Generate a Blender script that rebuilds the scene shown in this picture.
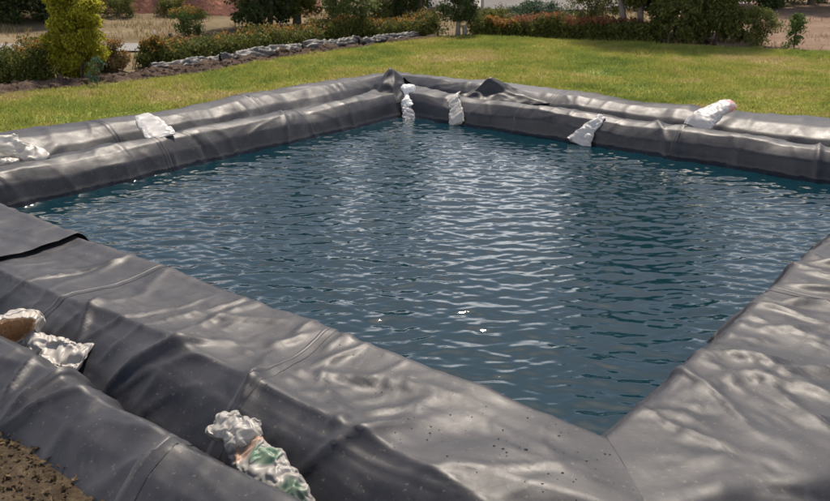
import bpy, math, random
import numpy as np
from mathutils import Vector

R = math.radians
scene = bpy.context.scene
for o in list(bpy.data.objects):
    bpy.data.objects.remove(o)
COL = scene.collection
rng = np.random.default_rng(7)
random.seed(7)

# ------------------------------------------------------------------ camera, sky, sun, exposure
CAM_H = 2.06
PITCH = 19.8
cam_d = bpy.data.cameras.new('camera')
cam = bpy.data.objects.new('camera', cam_d)
COL.objects.link(cam)
cam.location = (0, 0, CAM_H)
cam.rotation_euler = (R(90 - PITCH), 0, 0)
cam_d.sensor_width = 36.0
cam_d.lens = 36.0 * 872.0 / 830.0
cam_d.clip_start = 0.05
cam_d.clip_end = 6000
cam_d.dof.use_dof = True
cam_d.dof.focus_distance = 5.5
cam_d.dof.aperture_fstop = 5.6
scene.camera = cam

SUN_AZ = 6.0     # degrees from +Y, positive = to the right
SUN_EL = 58.0
world = bpy.data.worlds.new('World')
scene.world = world
world.use_nodes = True
wn, wl = world.node_tree.nodes, world.node_tree.links
wn.clear()
w_out = wn.new('ShaderNodeOutputWorld')
w_bg = wn.new('ShaderNodeBackground')
w_sky = wn.new('ShaderNodeTexSky')
w_sky.sky_type = 'NISHITA'
w_sky.sun_disc = False
w_sky.sun_elevation = R(SUN_EL)
w_sky.sun_rotation = R(SUN_AZ % 360)
w_sky.air_density = 1.0
w_sky.dust_density = 2.5
w_sky.ozone_density = 1.0
# broken cloud out of view, alike all round, massed low to silver the far water
w_tc = wn.new('ShaderNodeTexCoord')
w_map = wn.new('ShaderNodeMapping')
w_map.inputs['Scale'].default_value = (1.0, 1.0, 2.6)
w_noise = wn.new('ShaderNodeTexNoise')
w_noise.inputs['Scale'].default_value = 2.4
w_noise.inputs['Detail'].default_value = 7
w_noise.inputs['Roughness'].default_value = 0.55
w_ramp = wn.new('ShaderNodeValToRGB')
w_ramp.color_ramp.elements[0].position = 0.34
w_ramp.color_ramp.elements[1].position = 0.62
w_mix = wn.new('ShaderNodeMixRGB')
w_mix.inputs['Color2'].default_value = (38.0, 36.5, 36.0, 1)
wl.new(w_tc.outputs['Generated'], w_map.inputs['Vector'])
wl.new(w_map.outputs['Vector'], w_noise.inputs['Vector'])
wl.new(w_noise.outputs['Fac'], w_ramp.inputs['Fac'])
w_sep = wn.new('ShaderNodeSeparateXYZ')      # cloud shaped for the water's reflection: dense towards the horizon, almost none overhead, all the way round
w_el = wn.new('ShaderNodeMapRange')
w_el.interpolation_type = 'SMOOTHSTEP'
for k_, v_ in enumerate((0.10, 0.36, 1.0, 0.01)): w_el.inputs[k_ + 1].default_value = v_
w_mul = wn.new('ShaderNodeMath'); w_mul.operation = 'MULTIPLY'
wl.new(w_tc.outputs['Generated'], w_sep.inputs[0])
wl.new(w_sep.outputs['Z'], w_el.inputs[0])
wl.new(w_ramp.outputs['Color'], w_mul.inputs[0])
wl.new(w_el.outputs[0], w_mul.inputs[1])
wl.new(w_mul.outputs[0], w_mix.inputs['Fac'])
wl.new(w_sky.outputs['Color'], w_mix.inputs['Color1'])
wl.new(w_mix.outputs['Color'], w_bg.inputs['Color'])
w_bg.inputs['Strength'].default_value = 0.07
wl.new(w_bg.outputs['Background'], w_out.inputs['Surface'])

sun_d = bpy.data.lights.new('sun', 'SUN')
sun_d.energy = 3.3
sun_d.angle = R(5)
sun_d.color = (1.0, 0.89, 0.76)
sun = bpy.data.objects.new('sun', sun_d)
COL.objects.link(sun)
sv = Vector((math.sin(R(SUN_AZ)) * math.cos(R(SUN_EL)), math.cos(R(SUN_AZ)) * math.cos(R(SUN_EL)), math.sin(R(SUN_EL))))
sun.rotation_euler = sv.to_track_quat('Z', 'Y').to_euler()
sun.location = sv * 60

scene.view_settings.view_transform = 'Standard'
scene.view_settings.look = 'None'
scene.view_settings.exposure = 0.8
scene.view_settings.gamma = 1.0
scene.view_settings.use_curve_mapping = False

# ------------------------------------------------------------------ helpers
_perm = np.random.default_rng(3).permutation(512)
_perm = np.concatenate([_perm, _perm, _perm])

def _fade(t):
    return t * t * t * (t * (t * 6 - 15) + 10)

def noise3(x, y, z=0.0):
    x, y, z = np.broadcast_arrays(np.asarray(x, float), np.asarray(y, float), np.asarray(z, float))
    xi, yi, zi = np.floor(x).astype(int), np.floor(y).astype(int), np.floor(z).astype(int)
    xf, yf, zf = x - xi, y - yi, z - zi
    xi, yi, zi = xi & 511, yi & 511, zi & 511
    u, v, w = _fade(xf), _fade(yf), _fade(zf)
    def g(i, j, k, a, b, c):
        h = _perm[_perm[_perm[(xi + i) & 511] + ((yi + j) & 511)] + ((zi + k) & 511)]
        th = h * 2.399963
        cz = (h % 17) / 8.0 - 1.0
        rr = np.sqrt(np.maximum(0, 1 - cz * cz))
        return rr * np.cos(th) * a + rr * np.sin(th) * b + cz * c
    def L(a, b, t):
        return a + t * (b - a)
    n00 = L(g(0, 0, 0, xf, yf, zf), g(1, 0, 0, xf - 1, yf, zf), u)
    n10 = L(g(0, 1, 0, xf, yf - 1, zf), g(1, 1, 0, xf - 1, yf - 1, zf), u)
    n01 = L(g(0, 0, 1, xf, yf, zf - 1), g(1, 0, 1, xf - 1, yf, zf - 1), u)
    n11 = L(g(0, 1, 1, xf, yf - 1, zf - 1), g(1, 1, 1, xf - 1, yf - 1, zf - 1), u)
    return 1.5 * L(L(n00, n10, v), L(n01, n11, v), w)

def creases(x, y, z, f, seed, k=7):
    """piecewise planar crumple: triangle waves in random directions, bent by low noise; about -1..1"""
    r_ = np.random.default_rng(seed)
    wx, wy, wz = noise3(x * f * .6, y * f * .6, z * f * .6 + seed), noise3(x * f * .6 + 31, y * f * .6, z * f * .6 + seed), noise3(x * f * .6, y * f * .6 + 47, z * f * .6 + seed)
    out = 0
    for i in range(k):
        n_ = r_.normal(0, 1, 3); n_ /= np.linalg.norm(n_)
        fr = f * r_.uniform(.5, 1.6)
        ph = (x * n_[0] + y * n_[1] + z * n_[2]) * fr + r_.random() + .55 * (wx * n_[1] + wy * n_[2] + wz * n_[0])
        out = out + (np.abs((ph % 1.0) * 2 - 1) * 2 - 1) * (f / fr)
    return out / k ** .5

def fbm(x, y, z=0.0, o=4):
    s, a = 0, 1.0
    for i in range(o):
        s = s + a * noise3(np.asarray(x) * 2 ** i + 7.3 * i, np.asarray(y) * 2 ** i + 3.1 * i, np.asarray(z) * 2 ** i)
        a *= 0.5
    return s

def buckle(P, exu, exv, it, katt, pin=None, wrap=False, bend=((2, .995), (4, .985)), nrm=None, floor=0.0):
    """relax a grid of points as a thin sheet that is a little too large for the shape it lies on:
    it keeps its own lengths, so the surplus stands up in folds"""
    P0 = np.asarray(P, np.float32); p = P0.copy()
    n, m = P0.shape[:2]
    exu = np.broadcast_to(np.asarray(exu, np.float32), (n, m)); exv = np.broadcast_to(np.asarray(exv, np.float32), (n, m))
    sets = []
    def view(A, axis, k):
        if axis == 0: return A[:-k], A[k:]
        return A[:, :-k], A[:, k:]
    if wrap:     # pad columns so that the seam relaxes too
        pad = 5
        ext = lambda A: np.concatenate([A[:, -pad:], A, A[:, :pad]], 1)
        P0e = ext(P0); exu = ext(exu); exv = ext(exv); p = P0e.copy()
    else:
        P0e = P0
    for axis, ex in ((0, exu), (1, exv)):
        for k, b, only in ((1, 1.0, False),) + tuple((k, b, True) for k, b in bend):
            q0, q1 = view(P0e, axis, k)
            e0, e1 = view(ex, axis, k)
            sets.append((axis, k, np.linalg.norm(q1 - q0, axis=-1) * (1 + .5 * (e0 + e1)) * b, only))
    dg = []
    for sgn in (0, 1):
        a0, a1 = (P0e[:-1, :-1], P0e[1:, 1:]) if sgn == 0 else (P0e[1:, :-1], P0e[:-1, 1:])
        dg.append(np.linalg.norm(a1 - a0, axis=-1) * (1 + .5 * (exu + exv)[:-1, :-1]))
    for _ in range(it):
        C = np.zeros_like(p)
        for axis, k, rest, only in sets:
            q0, q1 = view(p, axis, k)
            d = q1 - q0
            l = np.sqrt((d * d).sum(-1)) + 1e-9
            df = (l - rest) / l * .5
            if only: df = np.minimum(df, 0)
            d *= df[..., None]
            c0, c1 = view(C, axis, k)
            c0 += d; c1 -= d
        for sgn in (0, 1):
            sl0, sl1 = ((slice(None, -1), slice(None, -1)), (slice(1, None), slice(1, None))) if sgn == 0 else ((slice(1, None), slice(None, -1)), (slice(None, -1), slice(1, None)))
            d = p[sl1] - p[sl0]
            l = np.sqrt((d * d).sum(-1)) + 1e-9
            d *= ((l - dg[sgn]) / l * .5)[..., None]
            C[sl0] += d; C[sl1] -= d
        p += C * (1.15 / 6)
        p += katt * (P0e - p)
        if nrm is not None:
            h = ((p - P0e) * nrm).sum(-1)
            p -= nrm * (np.minimum(h, 0) * floor)[..., None]
        if pin is not None:
            p += (P0e - p) * pin[..., None]
        if wrap:
            p[:, :pad] = p[:, -2 * pad:-pad]; p[:, -pad:] = p[:, pad:2 * pad]
    if wrap: p = p[:, pad:-pad]
    return p.astype(float)

ORG = {}

def mesh_data(name, verts, faces, smooth=True, cols=None):
    """faces: (n,k) int array or list of tuples"""
    verts = np.asarray(verts, np.float32).reshape(-1, 3)
    me = bpy.data.meshes.new(name)
    if isinstance(faces, np.ndarray):
        n, k = faces.shape
        me.vertices.add(len(verts))
        me.vertices.foreach_set('co', verts.ravel())
        me.loops.add(n * k)
        me.loops.foreach_set('vertex_index', faces.astype(np.int32).ravel())
        me.polygons.add(n)
        me.polygons.foreach_set('loop_start', np.arange(0, n * k, k, dtype=np.int32))
        me.polygons.foreach_set('loop_total', np.full(n, k, np.int32))
        me.polygons.foreach_set('use_smooth', np.full(n, smooth, bool))
        me.update(calc_edges=True)
    else:
        me.from_pydata([tuple(map(float, v)) for v in verts], [], [tuple(map(int, f)) for f in faces])
        me.polygons.foreach_set('use_smooth', np.full(len(me.polygons), smooth, bool))
    if cols is not None:
        at = me.color_attributes.new('col', 'FLOAT_COLOR', 'POINT')
        at.data.foreach_set('color', np.asarray(cols, np.float32).ravel())
    me.validate()
    return me

def obj(name, verts, faces, mat, parent=None, smooth=True, cols=None):
    """verts are in world space; the object's origin is its parent's (things built of one mesh get their own base)."""
    verts = np.asarray(verts, float).reshape(-1, 3)
    if parent is not None:
        org = ORG[parent.name]
    else:
        org = np.array([(verts[:, 0].min() + verts[:, 0].max()) / 2, (verts[:, 1].min() + verts[:, 1].max()) / 2, verts[:, 2].min()])
    me = mesh_data(name, verts - org, faces, smooth, cols)
    me.materials.append(mat)
    o = bpy.data.objects.new(name, me)
    COL.objects.link(o)
    if parent is not None:
        o.parent = parent
    else:
        o.location = org
    ORG[o.name] = org
    return o

def tag(o, label=None, cat=None, group=None, kind=None):
    if label: o['label'] = label
    if cat: o['category'] = cat
    if group: o['group'] = group
    if kind: o['kind'] = kind
    return o

def thing(name, loc, label, cat, group=None):
    e = bpy.data.objects.new(name, None)
    COL.objects.link(e)
    e.location = loc
    e.empty_display_size = 0.2
    ORG[e.name] = np.array(loc, float)
    return tag(e, label, cat, group)

def grid_faces(n, m, wrap=False):
    """n rows, m columns"""
    i = np.arange(n - 1)[:, None]
    j = np.arange(m if wrap else m - 1)[None, :]
    j2 = (j + 1) % m
    return np.stack([i * m + j, i * m + j2, (i + 1) * m + j2, (i + 1) * m + j], -1).reshape(-1, 4)

def tube(pts, rad, seg=8):
    """tapered tube through pts -> verts, faces"""
    pts = np.asarray(pts, float)
    rad = np.asarray(rad, float)
    V = []
    for i in range(len(pts)):
        t = pts[min(i + 1, len(pts) - 1)] - pts[max(i - 1, 0)]
        t /= np.linalg.norm(t) + 1e-9
        a = np.cross(t, [0.3, 0.2, 0.93]); 
        if np.linalg.norm(a) < 0.1: a = np.cross(t, [1, 0, 0])
        a /= np.linalg.norm(a)
        b = np.cross(t, a)
        th = np.linspace(0, 2 * np.pi, seg, endpoint=False)
        V.append(pts[i] + rad[i] * (np.cos(th)[:, None] * a + np.sin(th)[:, None] * b))
    return np.concatenate(V), grid_faces(len(pts), seg, True)

def join(parts):
    V, F, off = [], [], 0
    for v, f in parts:
        V.append(v); F.append(np.asarray(f) + off); off += len(v)
    return np.concatenate(V), np.concatenate(F)

# ------------------------------------------------------------------ materials
def new_mat(name):
    m = bpy.data.materials.new(name)
    m.use_nodes = True
    nt = m.node_tree
    p = nt.nodes['Principled BSDF']
    return m, nt, p

def n_noise(nt, scale, detail=4, rough=0.55, vec=None, dist=0.0):
    n = nt.nodes.new('ShaderNodeTexNoise')
    n.inputs['Scale'].default_value = scale
    n.inputs['Detail'].default_value = detail
    n.inputs['Roughness'].default_value = rough
    n.inputs['Distortion'].default_value = dist
    if vec is not None: nt.links.new(vec, n.inputs['Vector'])
    return n.outputs['Fac']

def n_ramp(nt, fac, stops):
    r = nt.nodes.new('ShaderNodeValToRGB')
    el = r.color_ramp.elements
    while len(el) < len(stops): el.new(0.5)
    for e, (p, c) in zip(el, stops):
        e.position = p
        e.color = (*c, 1) if len(c) == 3 else c
    nt.links.new(fac, r.inputs['Fac'])
    return r.outputs['Color']

def n_map(nt, fac, a, b, c, d):
    r = nt.nodes.new('ShaderNodeMapRange')
    for i, v in enumerate((a, b, c, d)): r.inputs[i + 1].default_value = v
    nt.links.new(fac, r.inputs[0])
    return r.outputs[0]

def n_mix(nt, fac, c1, c2, mode='MIX'):
    r = nt.nodes.new('ShaderNodeMixRGB')
    r.blend_type = mode
    for s, v in (('Fac', fac), ('Color1', c1), ('Color2', c2)):
        if isinstance(v, (int, float)): r.inputs[s].default_value = v
        elif isinstance(v, tuple): r.inputs[s].default_value = (*v, 1)
        else: nt.links.new(v, r.inputs[s])
    return r.outputs['Color']

def n_bump(nt, height, strength, dist, prev=None):
    b = nt.nodes.new('ShaderNodeBump')
    b.inputs['Strength'].default_value = strength
    b.inputs['Distance'].default_value = dist
    nt.links.new(height, b.inputs['Height'])
    if prev is not None: nt.links.new(prev, b.inputs['Normal'])
    return b.outputs['Normal']

def pos(nt):
    return nt.nodes.new('ShaderNodeNewGeometry').outputs['Position']

def island(nt):
    return nt.nodes.new('ShaderNodeNewGeometry').outputs['Random Per Island']

def liner_mat(name, base, dust, rough=0.47):
    m, nt, p = new_mat(name)
    P = pos(nt)
    big = n_noise(nt, 1.7, 5, 0.6, P)
    mid = n_noise(nt, 9.0, 6, 0.65, P)
    fine = n_noise(nt, 120.0, 3, 0.6, P)
    f = n_map(nt, n_mix(nt, 0.5, big, mid), 0.40, 0.68, 0.0, 1.0)
    c = n_mix(nt, f, base, dust)
    speck = n_map(nt, n_noise(nt, 55.0, 2, 0.5, P), 0.66, 0.74, 0.0, 0.5)
    c = n_mix(nt, speck, c, (0.16, 0.13, 0.10))
    sep = nt.nodes.new('ShaderNodeSeparateXYZ'); nt.links.new(P, sep.inputs[0])
    lvl = nt.nodes.new('ShaderNodeMath'); lvl.operation = 'MULTIPLY_ADD'
    nt.links.new(mid, lvl.inputs[0]); lvl.inputs[1].default_value = -0.07; nt.links.new(sep.outputs['Z'], lvl.inputs[2])
    wet = n_map(nt, lvl.outputs[0], -0.012, 0.004, 1.0, 0.0)
    sm = nt.nodes.new('ShaderNodeMath'); sm.operation = 'MULTIPLY'
    nt.links.new(n_map(nt, lvl.outputs[0], 0.004, 0.03, 1.0, 0.0), sm.inputs[0]); nt.links.new(n_map(nt, lvl.outputs[0], -0.005, 0.004, 0.0, 1.0), sm.inputs[1])
    silt = sm.outputs[0]
    c = n_mix(nt, n_map(nt, silt, 0, 1, 0, 0.35), c, (0.12, 0.105, 0.085))
    c = n_mix(nt, wet, c, (0.012, 0.013, 0.015))
    stain = n_map(nt, n_noise(nt, 3.1, 7, 0.7, P, 1.5), 0.56, 0.66, 0.0, 0.35)
    c = n_mix(nt, stain, c, (0.070, 0.067, 0.068))
    nt.links.new(c, p.inputs['Base Color'])
    rg = n_map(nt, n_mix(nt, 0.4, mid, n_noise(nt, 2.3, 6, 0.65, P)), 0.34, 0.66, rough - 0.06, rough + 0.10)
    nt.links.new(n_mix(nt, wet, rg, (0.16, 0.16, 0.16)), p.inputs['Roughness'])
    p.inputs['Specular IOR Level'].default_value = 0.36
    b1 = n_bump(nt, n_noise(nt, 6.0, 4, 0.5, P), 0.10, 0.02)
    b2 = n_bump(nt, n_noise(nt, 34.0, 3, 0.5, P), 0.14, 0.004, b1)
    b3 = n_bump(nt, fine, 0.08, 0.001, b2)
    nt.links.new(b3, p.inputs['Normal'])
    return m

M_LINER = liner_mat('black_geomembrane', (0.018, 0.019, 0.024), (0.040, 0.039, 0.044))
M_SEAM = liner_mat('welded_seam', (0.035, 0.035, 0.04), (0.06, 0.058, 0.062), 0.46)
M_SCRAP = liner_mat('weathered_black_plastic', (0.028, 0.028, 0.031), (0.06, 0.056, 0.052), 0.52)

def water_mat():
    m, nt, p = new_mat('pond_water')
    P = pos(nt)
    c = n_mix(nt, n_noise(nt, 0.5, 3, 0.5, P), (0.002, 0.017, 0.026), (0.003, 0.023, 0.033))
    nt.links.new(c, p.inputs['Base Color'])
    p.inputs['Roughness'].default_value = 0.03
    p.inputs['IOR'].default_value = 1.33
    mp = nt.nodes.new('ShaderNodeMapping')
    mp.inputs['Rotation'].default_value = (0, 0, R(-6))
    mp.inputs['Scale'].default_value = (1.0, 2.4, 1.0)
    nt.links.new(P, mp.inputs['Vector'])
    b = n_bump(nt, n_noise(nt, 15.0, 3, 0.5, mp.outputs['Vector'], 0.4), 0.10, 0.010)
    nt.links.new(b, p.inputs['Normal'])
    return m
M_WATER = water_mat()

def earth_mat(name, c1, c2, c3, s=3.0, bump=0.03):
    m, nt, p = new_mat(name)
    P = pos(nt)
    a = n_noise(nt, s, 6, 0.65, P)
    b = n_noise(nt, s * 7, 5, 0.7, P)
    c = n_ramp(nt, n_mix(nt, 0.45, a, b), [(0.36, c1), (0.5, c2), (0.66, c3)])
    nt.links.new(c, p.inputs['Base Color'])
    p.inputs['Roughness'].default_value = 0.95
    p.inputs['Specular IOR Level'].default_value = 0.15
    nt.links.new(n_bump(nt, b, 0.9, bump), p.inputs['Normal'])
    return m

M_SOIL = earth_mat('dark_turned_soil', (0.045, 0.030, 0.022), (0.085, 0.058, 0.042), (0.15, 0.11, 0.08), 4.0)
M_DRY = earth_mat('dry_field', (0.085, 0.068, 0.036), (0.15, 0.115, 0.068), (0.22, 0.175, 0.105), 0.8)
M_NEAR = earth_mat('dry_litter_soil', (0.035, 0.025, 0.016), (0.07, 0.05, 0.031), (0.13, 0.10, 0.065), 9.0, 0.02)
M_RED = earth_mat('red_clay', (0.12, 0.085, 0.04), (0.36, 0.16, 0.12), (0.44, 0.25, 0.19), 0.9, 0.25)
M_BROWN = earth_mat('ploughed_brown_field', (0.13, 0.085, 0.06), (0.20, 0.135, 0.095), (0.27, 0.19, 0.14), 1.5, 0.05)
M_ROAD = earth_mat('pale_gravel_road', (0.19, 0.18, 0.175), (0.23, 0.22, 0.215), (0.28, 0.27, 0.265), 2.0, 0.01)

def lawn_mat(name, blades):
    m, nt, p = new_mat(name)
    P = pos(nt)
    a = n_noise(nt, 0.55, 4, 0.6, P, 0.6)
    b = n_noise(nt, 2.6, 5, 0.65, P)
    f = n_mix(nt, 0.42, a, b)
    c = n_ramp(nt, f, [(0.37, (0.12, 0.195, 0.034)), (0.45, (0.225, 0.28, 0.05)), (0.53, (0.34, 0.335, 0.075)), (0.60, (0.44, 0.345, 0.17))])
    if blades:
        r = island(nt)
        c = n_mix(nt, n_map(nt, r, 0, 1, 0.0, 0.55), c, n_ramp(nt, r, [(0, (0.07, 0.12, 0.018)), (0.6, (0.22, 0.24, 0.04)), (1, (0.40, 0.34, 0.14))]))
        tr = nt.nodes.new('ShaderNodeBsdfTranslucent')
        nt.links.new(c, tr.inputs['Color'])
        mx = nt.nodes.new('ShaderNodeMixShader')
        mx.inputs[0].default_value = 0.48
        nt.links.new(p.outputs[0], mx.inputs[1])
        nt.links.new(tr.outputs[0], mx.inputs[2])
        nt.links.new(mx.outputs[0], nt.nodes['Material Output'].inputs['Surface'])
        p.inputs['Roughness'].default_value = 0.55
    else:
        c = n_mix(nt, n_map(nt, n_noise(nt, 30, 4, 0.7, P), 0.4, 0.7, 0, 0.6), c, (0.10, 0.075, 0.04))
        p.inputs['Roughness'].default_value = 0.9
        nt.links.new(n_bump(nt, n_noise(nt, 40, 4, 0.7, P), 0.8, 0.03), p.inputs['Normal'])
    p.inputs['Specular IOR Level'].default_value = 0.25
    nt.links.new(c, p.inputs['Base Color'])
    return m
M_LAWN = lawn_mat('lawn_turf', False)
M_BLADE = lawn_mat('grass_blades', True)

def leaf_mat(name, dark, mid, light, trans=0.35, rough=0.5):
    m, nt, p = new_mat(name)
    r = island(nt)
    c = n_ramp(nt, r, [(0.0, dark), (0.55, mid), (1.0, light)])
    cl = n_noise(nt, 2.2, 3, 0.5, pos(nt))
    c = n_mix(nt, n_map(nt, cl, 0.35, 0.65, 0.0, 0.35), c, mid)
    nt.links.new(c, p.inputs['Base Color'])
    p.inputs['Roughness'].default_value = rough + 0.15
    p.inputs['Specular IOR Level'].default_value = 0.2
    tr = nt.nodes.new('ShaderNodeBsdfTranslucent')
    nt.links.new(c, tr.inputs['Color'])
    mx = nt.nodes.new('ShaderNodeMixShader')
    mx.inputs[0].default_value = trans
    nt.links.new(p.outputs[0], mx.inputs[1])
    nt.links.new(tr.outputs[0], mx.inputs[2])
    nt.links.new(mx.outputs[0], nt.nodes['Material Output'].inputs['Surface'])
    return m
L_YELLOW = leaf_mat('yellow_green_leaves', (0.14, 0.16, 0.015), (0.30, 0.29, 0.026), (0.46, 0.41, 0.05), 0.6)
L_HEDGE = leaf_mat('hedge_leaves', (0.040, 0.060, 0.015), (0.09, 0.11, 0.026), (0.21, 0.19, 0.045), 0.42)
L_ORANGE = leaf_mat('orange_young_leaves', (0.16, 0.085, 0.022), (0.28, 0.145, 0.035), (0.36, 0.23, 0.06), 0.45)
L_RUST = leaf_mat('rust_red_young_leaves', (0.12, 0.05, 0.028), (0.22, 0.09, 0.045), (0.33, 0.17, 0.06), 0.4)
L_DARK = leaf_mat('dark_evergreen_leaves', (0.034, 0.054, 0.021), (0.064, 0.092, 0.033), (0.12, 0.145, 0.05), 0.45)
L_OLIVE = leaf_mat('olive_leaves', (0.060, 0.075, 0.020), (0.115, 0.13, 0.034), (0.20, 0.21, 0.055), 0.45)
L_PALE = leaf_mat('pale_green_leaves', (0.07, 0.10, 0.03), (0.12, 0.155, 0.05), (0.19, 0.22, 0.08), 0.45)
L_MID = leaf_mat('mid_green_leaves', (0.04, 0.075, 0.018), (0.075, 0.12, 0.028), (0.13, 0.17, 0.04))
L_BLUE = leaf_mat('blue_green_leaves', (0.035, 0.07, 0.04), (0.065, 0.115, 0.065), (0.11, 0.16, 0.09))
L_STRAW = leaf_mat('dry_straw_leaves', (0.15, 0.11, 0.05), (0.24, 0.18, 0.08), (0.34, 0.27, 0.13))

def bark_mat(name, a, b):
    m, nt, p = new_mat(name)
    c = n_ramp(nt, n_noise(nt, 14, 5, 0.7, pos(nt)), [(0.35, a), (0.65, b)])
    nt.links.new(c, p.inputs['Base Color'])
    p.inputs['Roughness'].default_value = 0.9
    nt.links.new(n_bump(nt, n_noise(nt, 40, 4, 0.7, pos(nt)), 0.8, 0.01), p.inputs['Normal'])
    return m
M_BARK = bark_mat('bark', (0.05, 0.04, 0.03), (0.12, 0.095, 0.07))
M_BARKG = bark_mat('grey_bark', (0.13, 0.115, 0.10), (0.26, 0.235, 0.21))
M_POSTD = bark_mat('dark_timber', (0.012, 0.011, 0.010), (0.035, 0.03, 0.026))
M_POSTW = bark_mat('whitewashed_timber', (0.42, 0.39, 0.36), (0.66, 0.62, 0.58))
M_CLOD = M_SOIL

def sack_mat():
    m, nt, p = new_mat('sack_plastic')
    at = nt.nodes.new('ShaderNodeAttribute')
    at.attribute_name = 'col'
    P = pos(nt)
    d = n_map(nt, n_noise(nt, 26, 5, 0.65, P), 0.42, 0.72, 0.0, 0.45)
    c = n_mix(nt, d, at.outputs['Color'], (0.42, 0.37, 0.31))
    nt.links.new(c, p.inputs['Base Color'])
    p.inputs['Roughness'].default_value = 0.42
    b1 = n_bump(nt, n_noise(nt, 60, 3, 0.5, P, 1.0), 0.15, 0.004)
    nt.links.new(b1, p.inputs['Normal'])
    tr = nt.nodes.new('ShaderNodeBsdfTranslucent')
    nt.links.new(c, tr.inputs['Color'])
    mx = nt.nodes.new('ShaderNodeMixShader')
    mx.inputs[0].default_value = 0.22
    nt.links.new(p.outputs[0], mx.inputs[1])
    nt.links.new(tr.outputs[0], mx.inputs[2])
    nt.links.new(mx.outputs[0], nt.nodes['Material Output'].inputs['Surface'])
    return m
M_SACK = sack_mat()

def plain_mat(name, col, rough, trans=0.0):
    m, nt, p = new_mat(name)
    c = n_mix(nt, n_map(nt, n_noise(nt, 3, 5, 0.6, pos(nt)), 0.4, 0.7, 0, 0.35), col, tuple(x * 0.75 for x in col))
    nt.links.new(c, p.inputs['Base Color'])
    p.inputs['Roughness'].default_value = rough
    return m
M_FILM = plain_mat('white_greenhouse_film', (0.78, 0.74, 0.73), 0.35)
_nt = M_FILM.node_tree
_tr = _nt.nodes.new('ShaderNodeBsdfTranslucent'); _tr.inputs['Color'].default_value = (0.8, 0.77, 0.75, 1)
_mx = _nt.nodes.new('ShaderNodeMixShader'); _mx.inputs[0].default_value = 0.6
_nt.links.new(_nt.nodes['Principled BSDF'].outputs[0], _mx.inputs[1]); _nt.links.new(_tr.outputs[0], _mx.inputs[2])
_nt.links.new(_mx.outputs[0], _nt.nodes['Material Output'].inputs['Surface'])
M_STEEL = plain_mat('galvanised_steel', (0.42, 0.42, 0.43), 0.4)

def drop_mat():
    m, nt, p = new_mat('water_drop')
    p.inputs['Base Color'].default_value = (0.02, 0.02, 0.024, 1)
    p.inputs['Roughness'].default_value = 0.04
    p.inputs['IOR'].default_value = 1.33
    return m
M_DROP = drop_mat()

# ------------------------------------------------------------------ pond frame: a runs along u, b along v, from the near corner
NC = np.array([0.735, 2.873])
U = np.array([0.632, 0.775]); U /= np.linalg.norm(U)
V_ = np.array([-U[1], U[0]])
LA, LB = 5.58, 5.70
GZ = 0.12                                   # level of the land round the pond

def W(a, b, z=0.0):
    a, b, z = np.broadcast_arrays(np.asarray(a, float), np.asarray(b, float), np.asarray(z, float))
    return np.stack([NC[0] + a * U[0] + b * V_[0], NC[1] + a * U[1] + b * V_[1], z], -1)

def AB(x, y):
    dx, dy = np.asarray(x) - NC[0], np.asarray(y) - NC[1]
    return dx * U[0] + dy * U[1], dx * V_[0] + dy * V_[1]

def pond_dist(x, y):
    a, b = AB(x, y)
    return np.maximum.reduce([-a, a - LA, -b, b - LB])

# ------------------------------------------------------------------ ground: one sheet to the horizon, with the pond dug out of it
def smooth(a, b, x):
    t = np.clip((x - a) / (b - a), 0, 1)
    return t * t * (3 - 2 * t)

def land(x, y):
    """height of the land"""
    z = np.full(np.shape(x), GZ)
    z = z + 0.03 * noise3(x * 0.35, y * 0.35) * smooth(17, 24, y)
    # low rise of the field on the right
    z = z + smooth(5.5, 12, x) * smooth(15.5, 26, y) * 0.22
    # hill behind on the left
    z = z + smooth(23, 46, y - 0.25 * x) * smooth(4, -6, x) * 7.0
    z = z + smooth(60, 400, np.hypot(x, y)) * 14 * (0.6 + 0.5 * noise3(x * 0.006, y * 0.006, 4))
    return z

def lines(L):
    far = np.array([2500, 1400, 800, 450, 260, 160, 110.])
    lo = -far
    core = [np.arange(-60, -8, 1.5), np.arange(-8, -1.3, 0.5), [-1.22, -1.12], np.linspace(-0.8, L + 0.8, 10), [L + 1.12, L + 1.22], np.arange(L + 1.5, L + 12, 0.5), np.arange(L + 12, L + 70, 1.5)]
    return np.concatenate([lo] + [np.asarray(c, float) for c in core] + [L + far[::-1]])
la, lb = lines(LA), lines(LB)
A_, B_ = np.meshgrid(la, lb, indexing='ij')
P = W(A_, B_)
x, y = P[..., 0], P[..., 1]
dd = np.maximum.reduce([-A_, A_ - LA, -B_, B_ - LB])
P[..., 2] = np.where(dd < 1.2, -0.9, land(x, y))
g = obj('ground', P.reshape(-1, 3), grid_faces(len(la), len(lb)), M_DRY)
tag(g, kind='structure')

def patch(name, poly, mat, dz, div=0.35, follow=True):
    """a sheet laid over the land inside a convex quad (four corners in order)"""
    p = np.array(poly, float)
    n = max(2, int(max(np.linalg.norm(p[1] - p[0]), np.linalg.norm(p[2] - p[3])) / div))
    m = max(2, int(max(np.linalg.norm(p[3] - p[0]), np.linalg.norm(p[2] - p[1])) / div))
    s, t = np.meshgrid(np.linspace(0, 1, n), np.linspace(0, 1, m), indexing='ij')
    xy = (p[0] * ((1 - s) * (1 - t))[..., None] + p[1] * (s * (1 - t))[..., None] + p[2] * (s * t)[..., None] + p[3] * ((1 - s) * t)[..., None])
    z = land(xy[..., 0], xy[..., 1]) + dz
    o = obj(name, np.concatenate([xy, z[..., None]], -1).reshape(-1, 3), grid_faces(n, m), mat)
    return tag(o, kind='structure')

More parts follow.
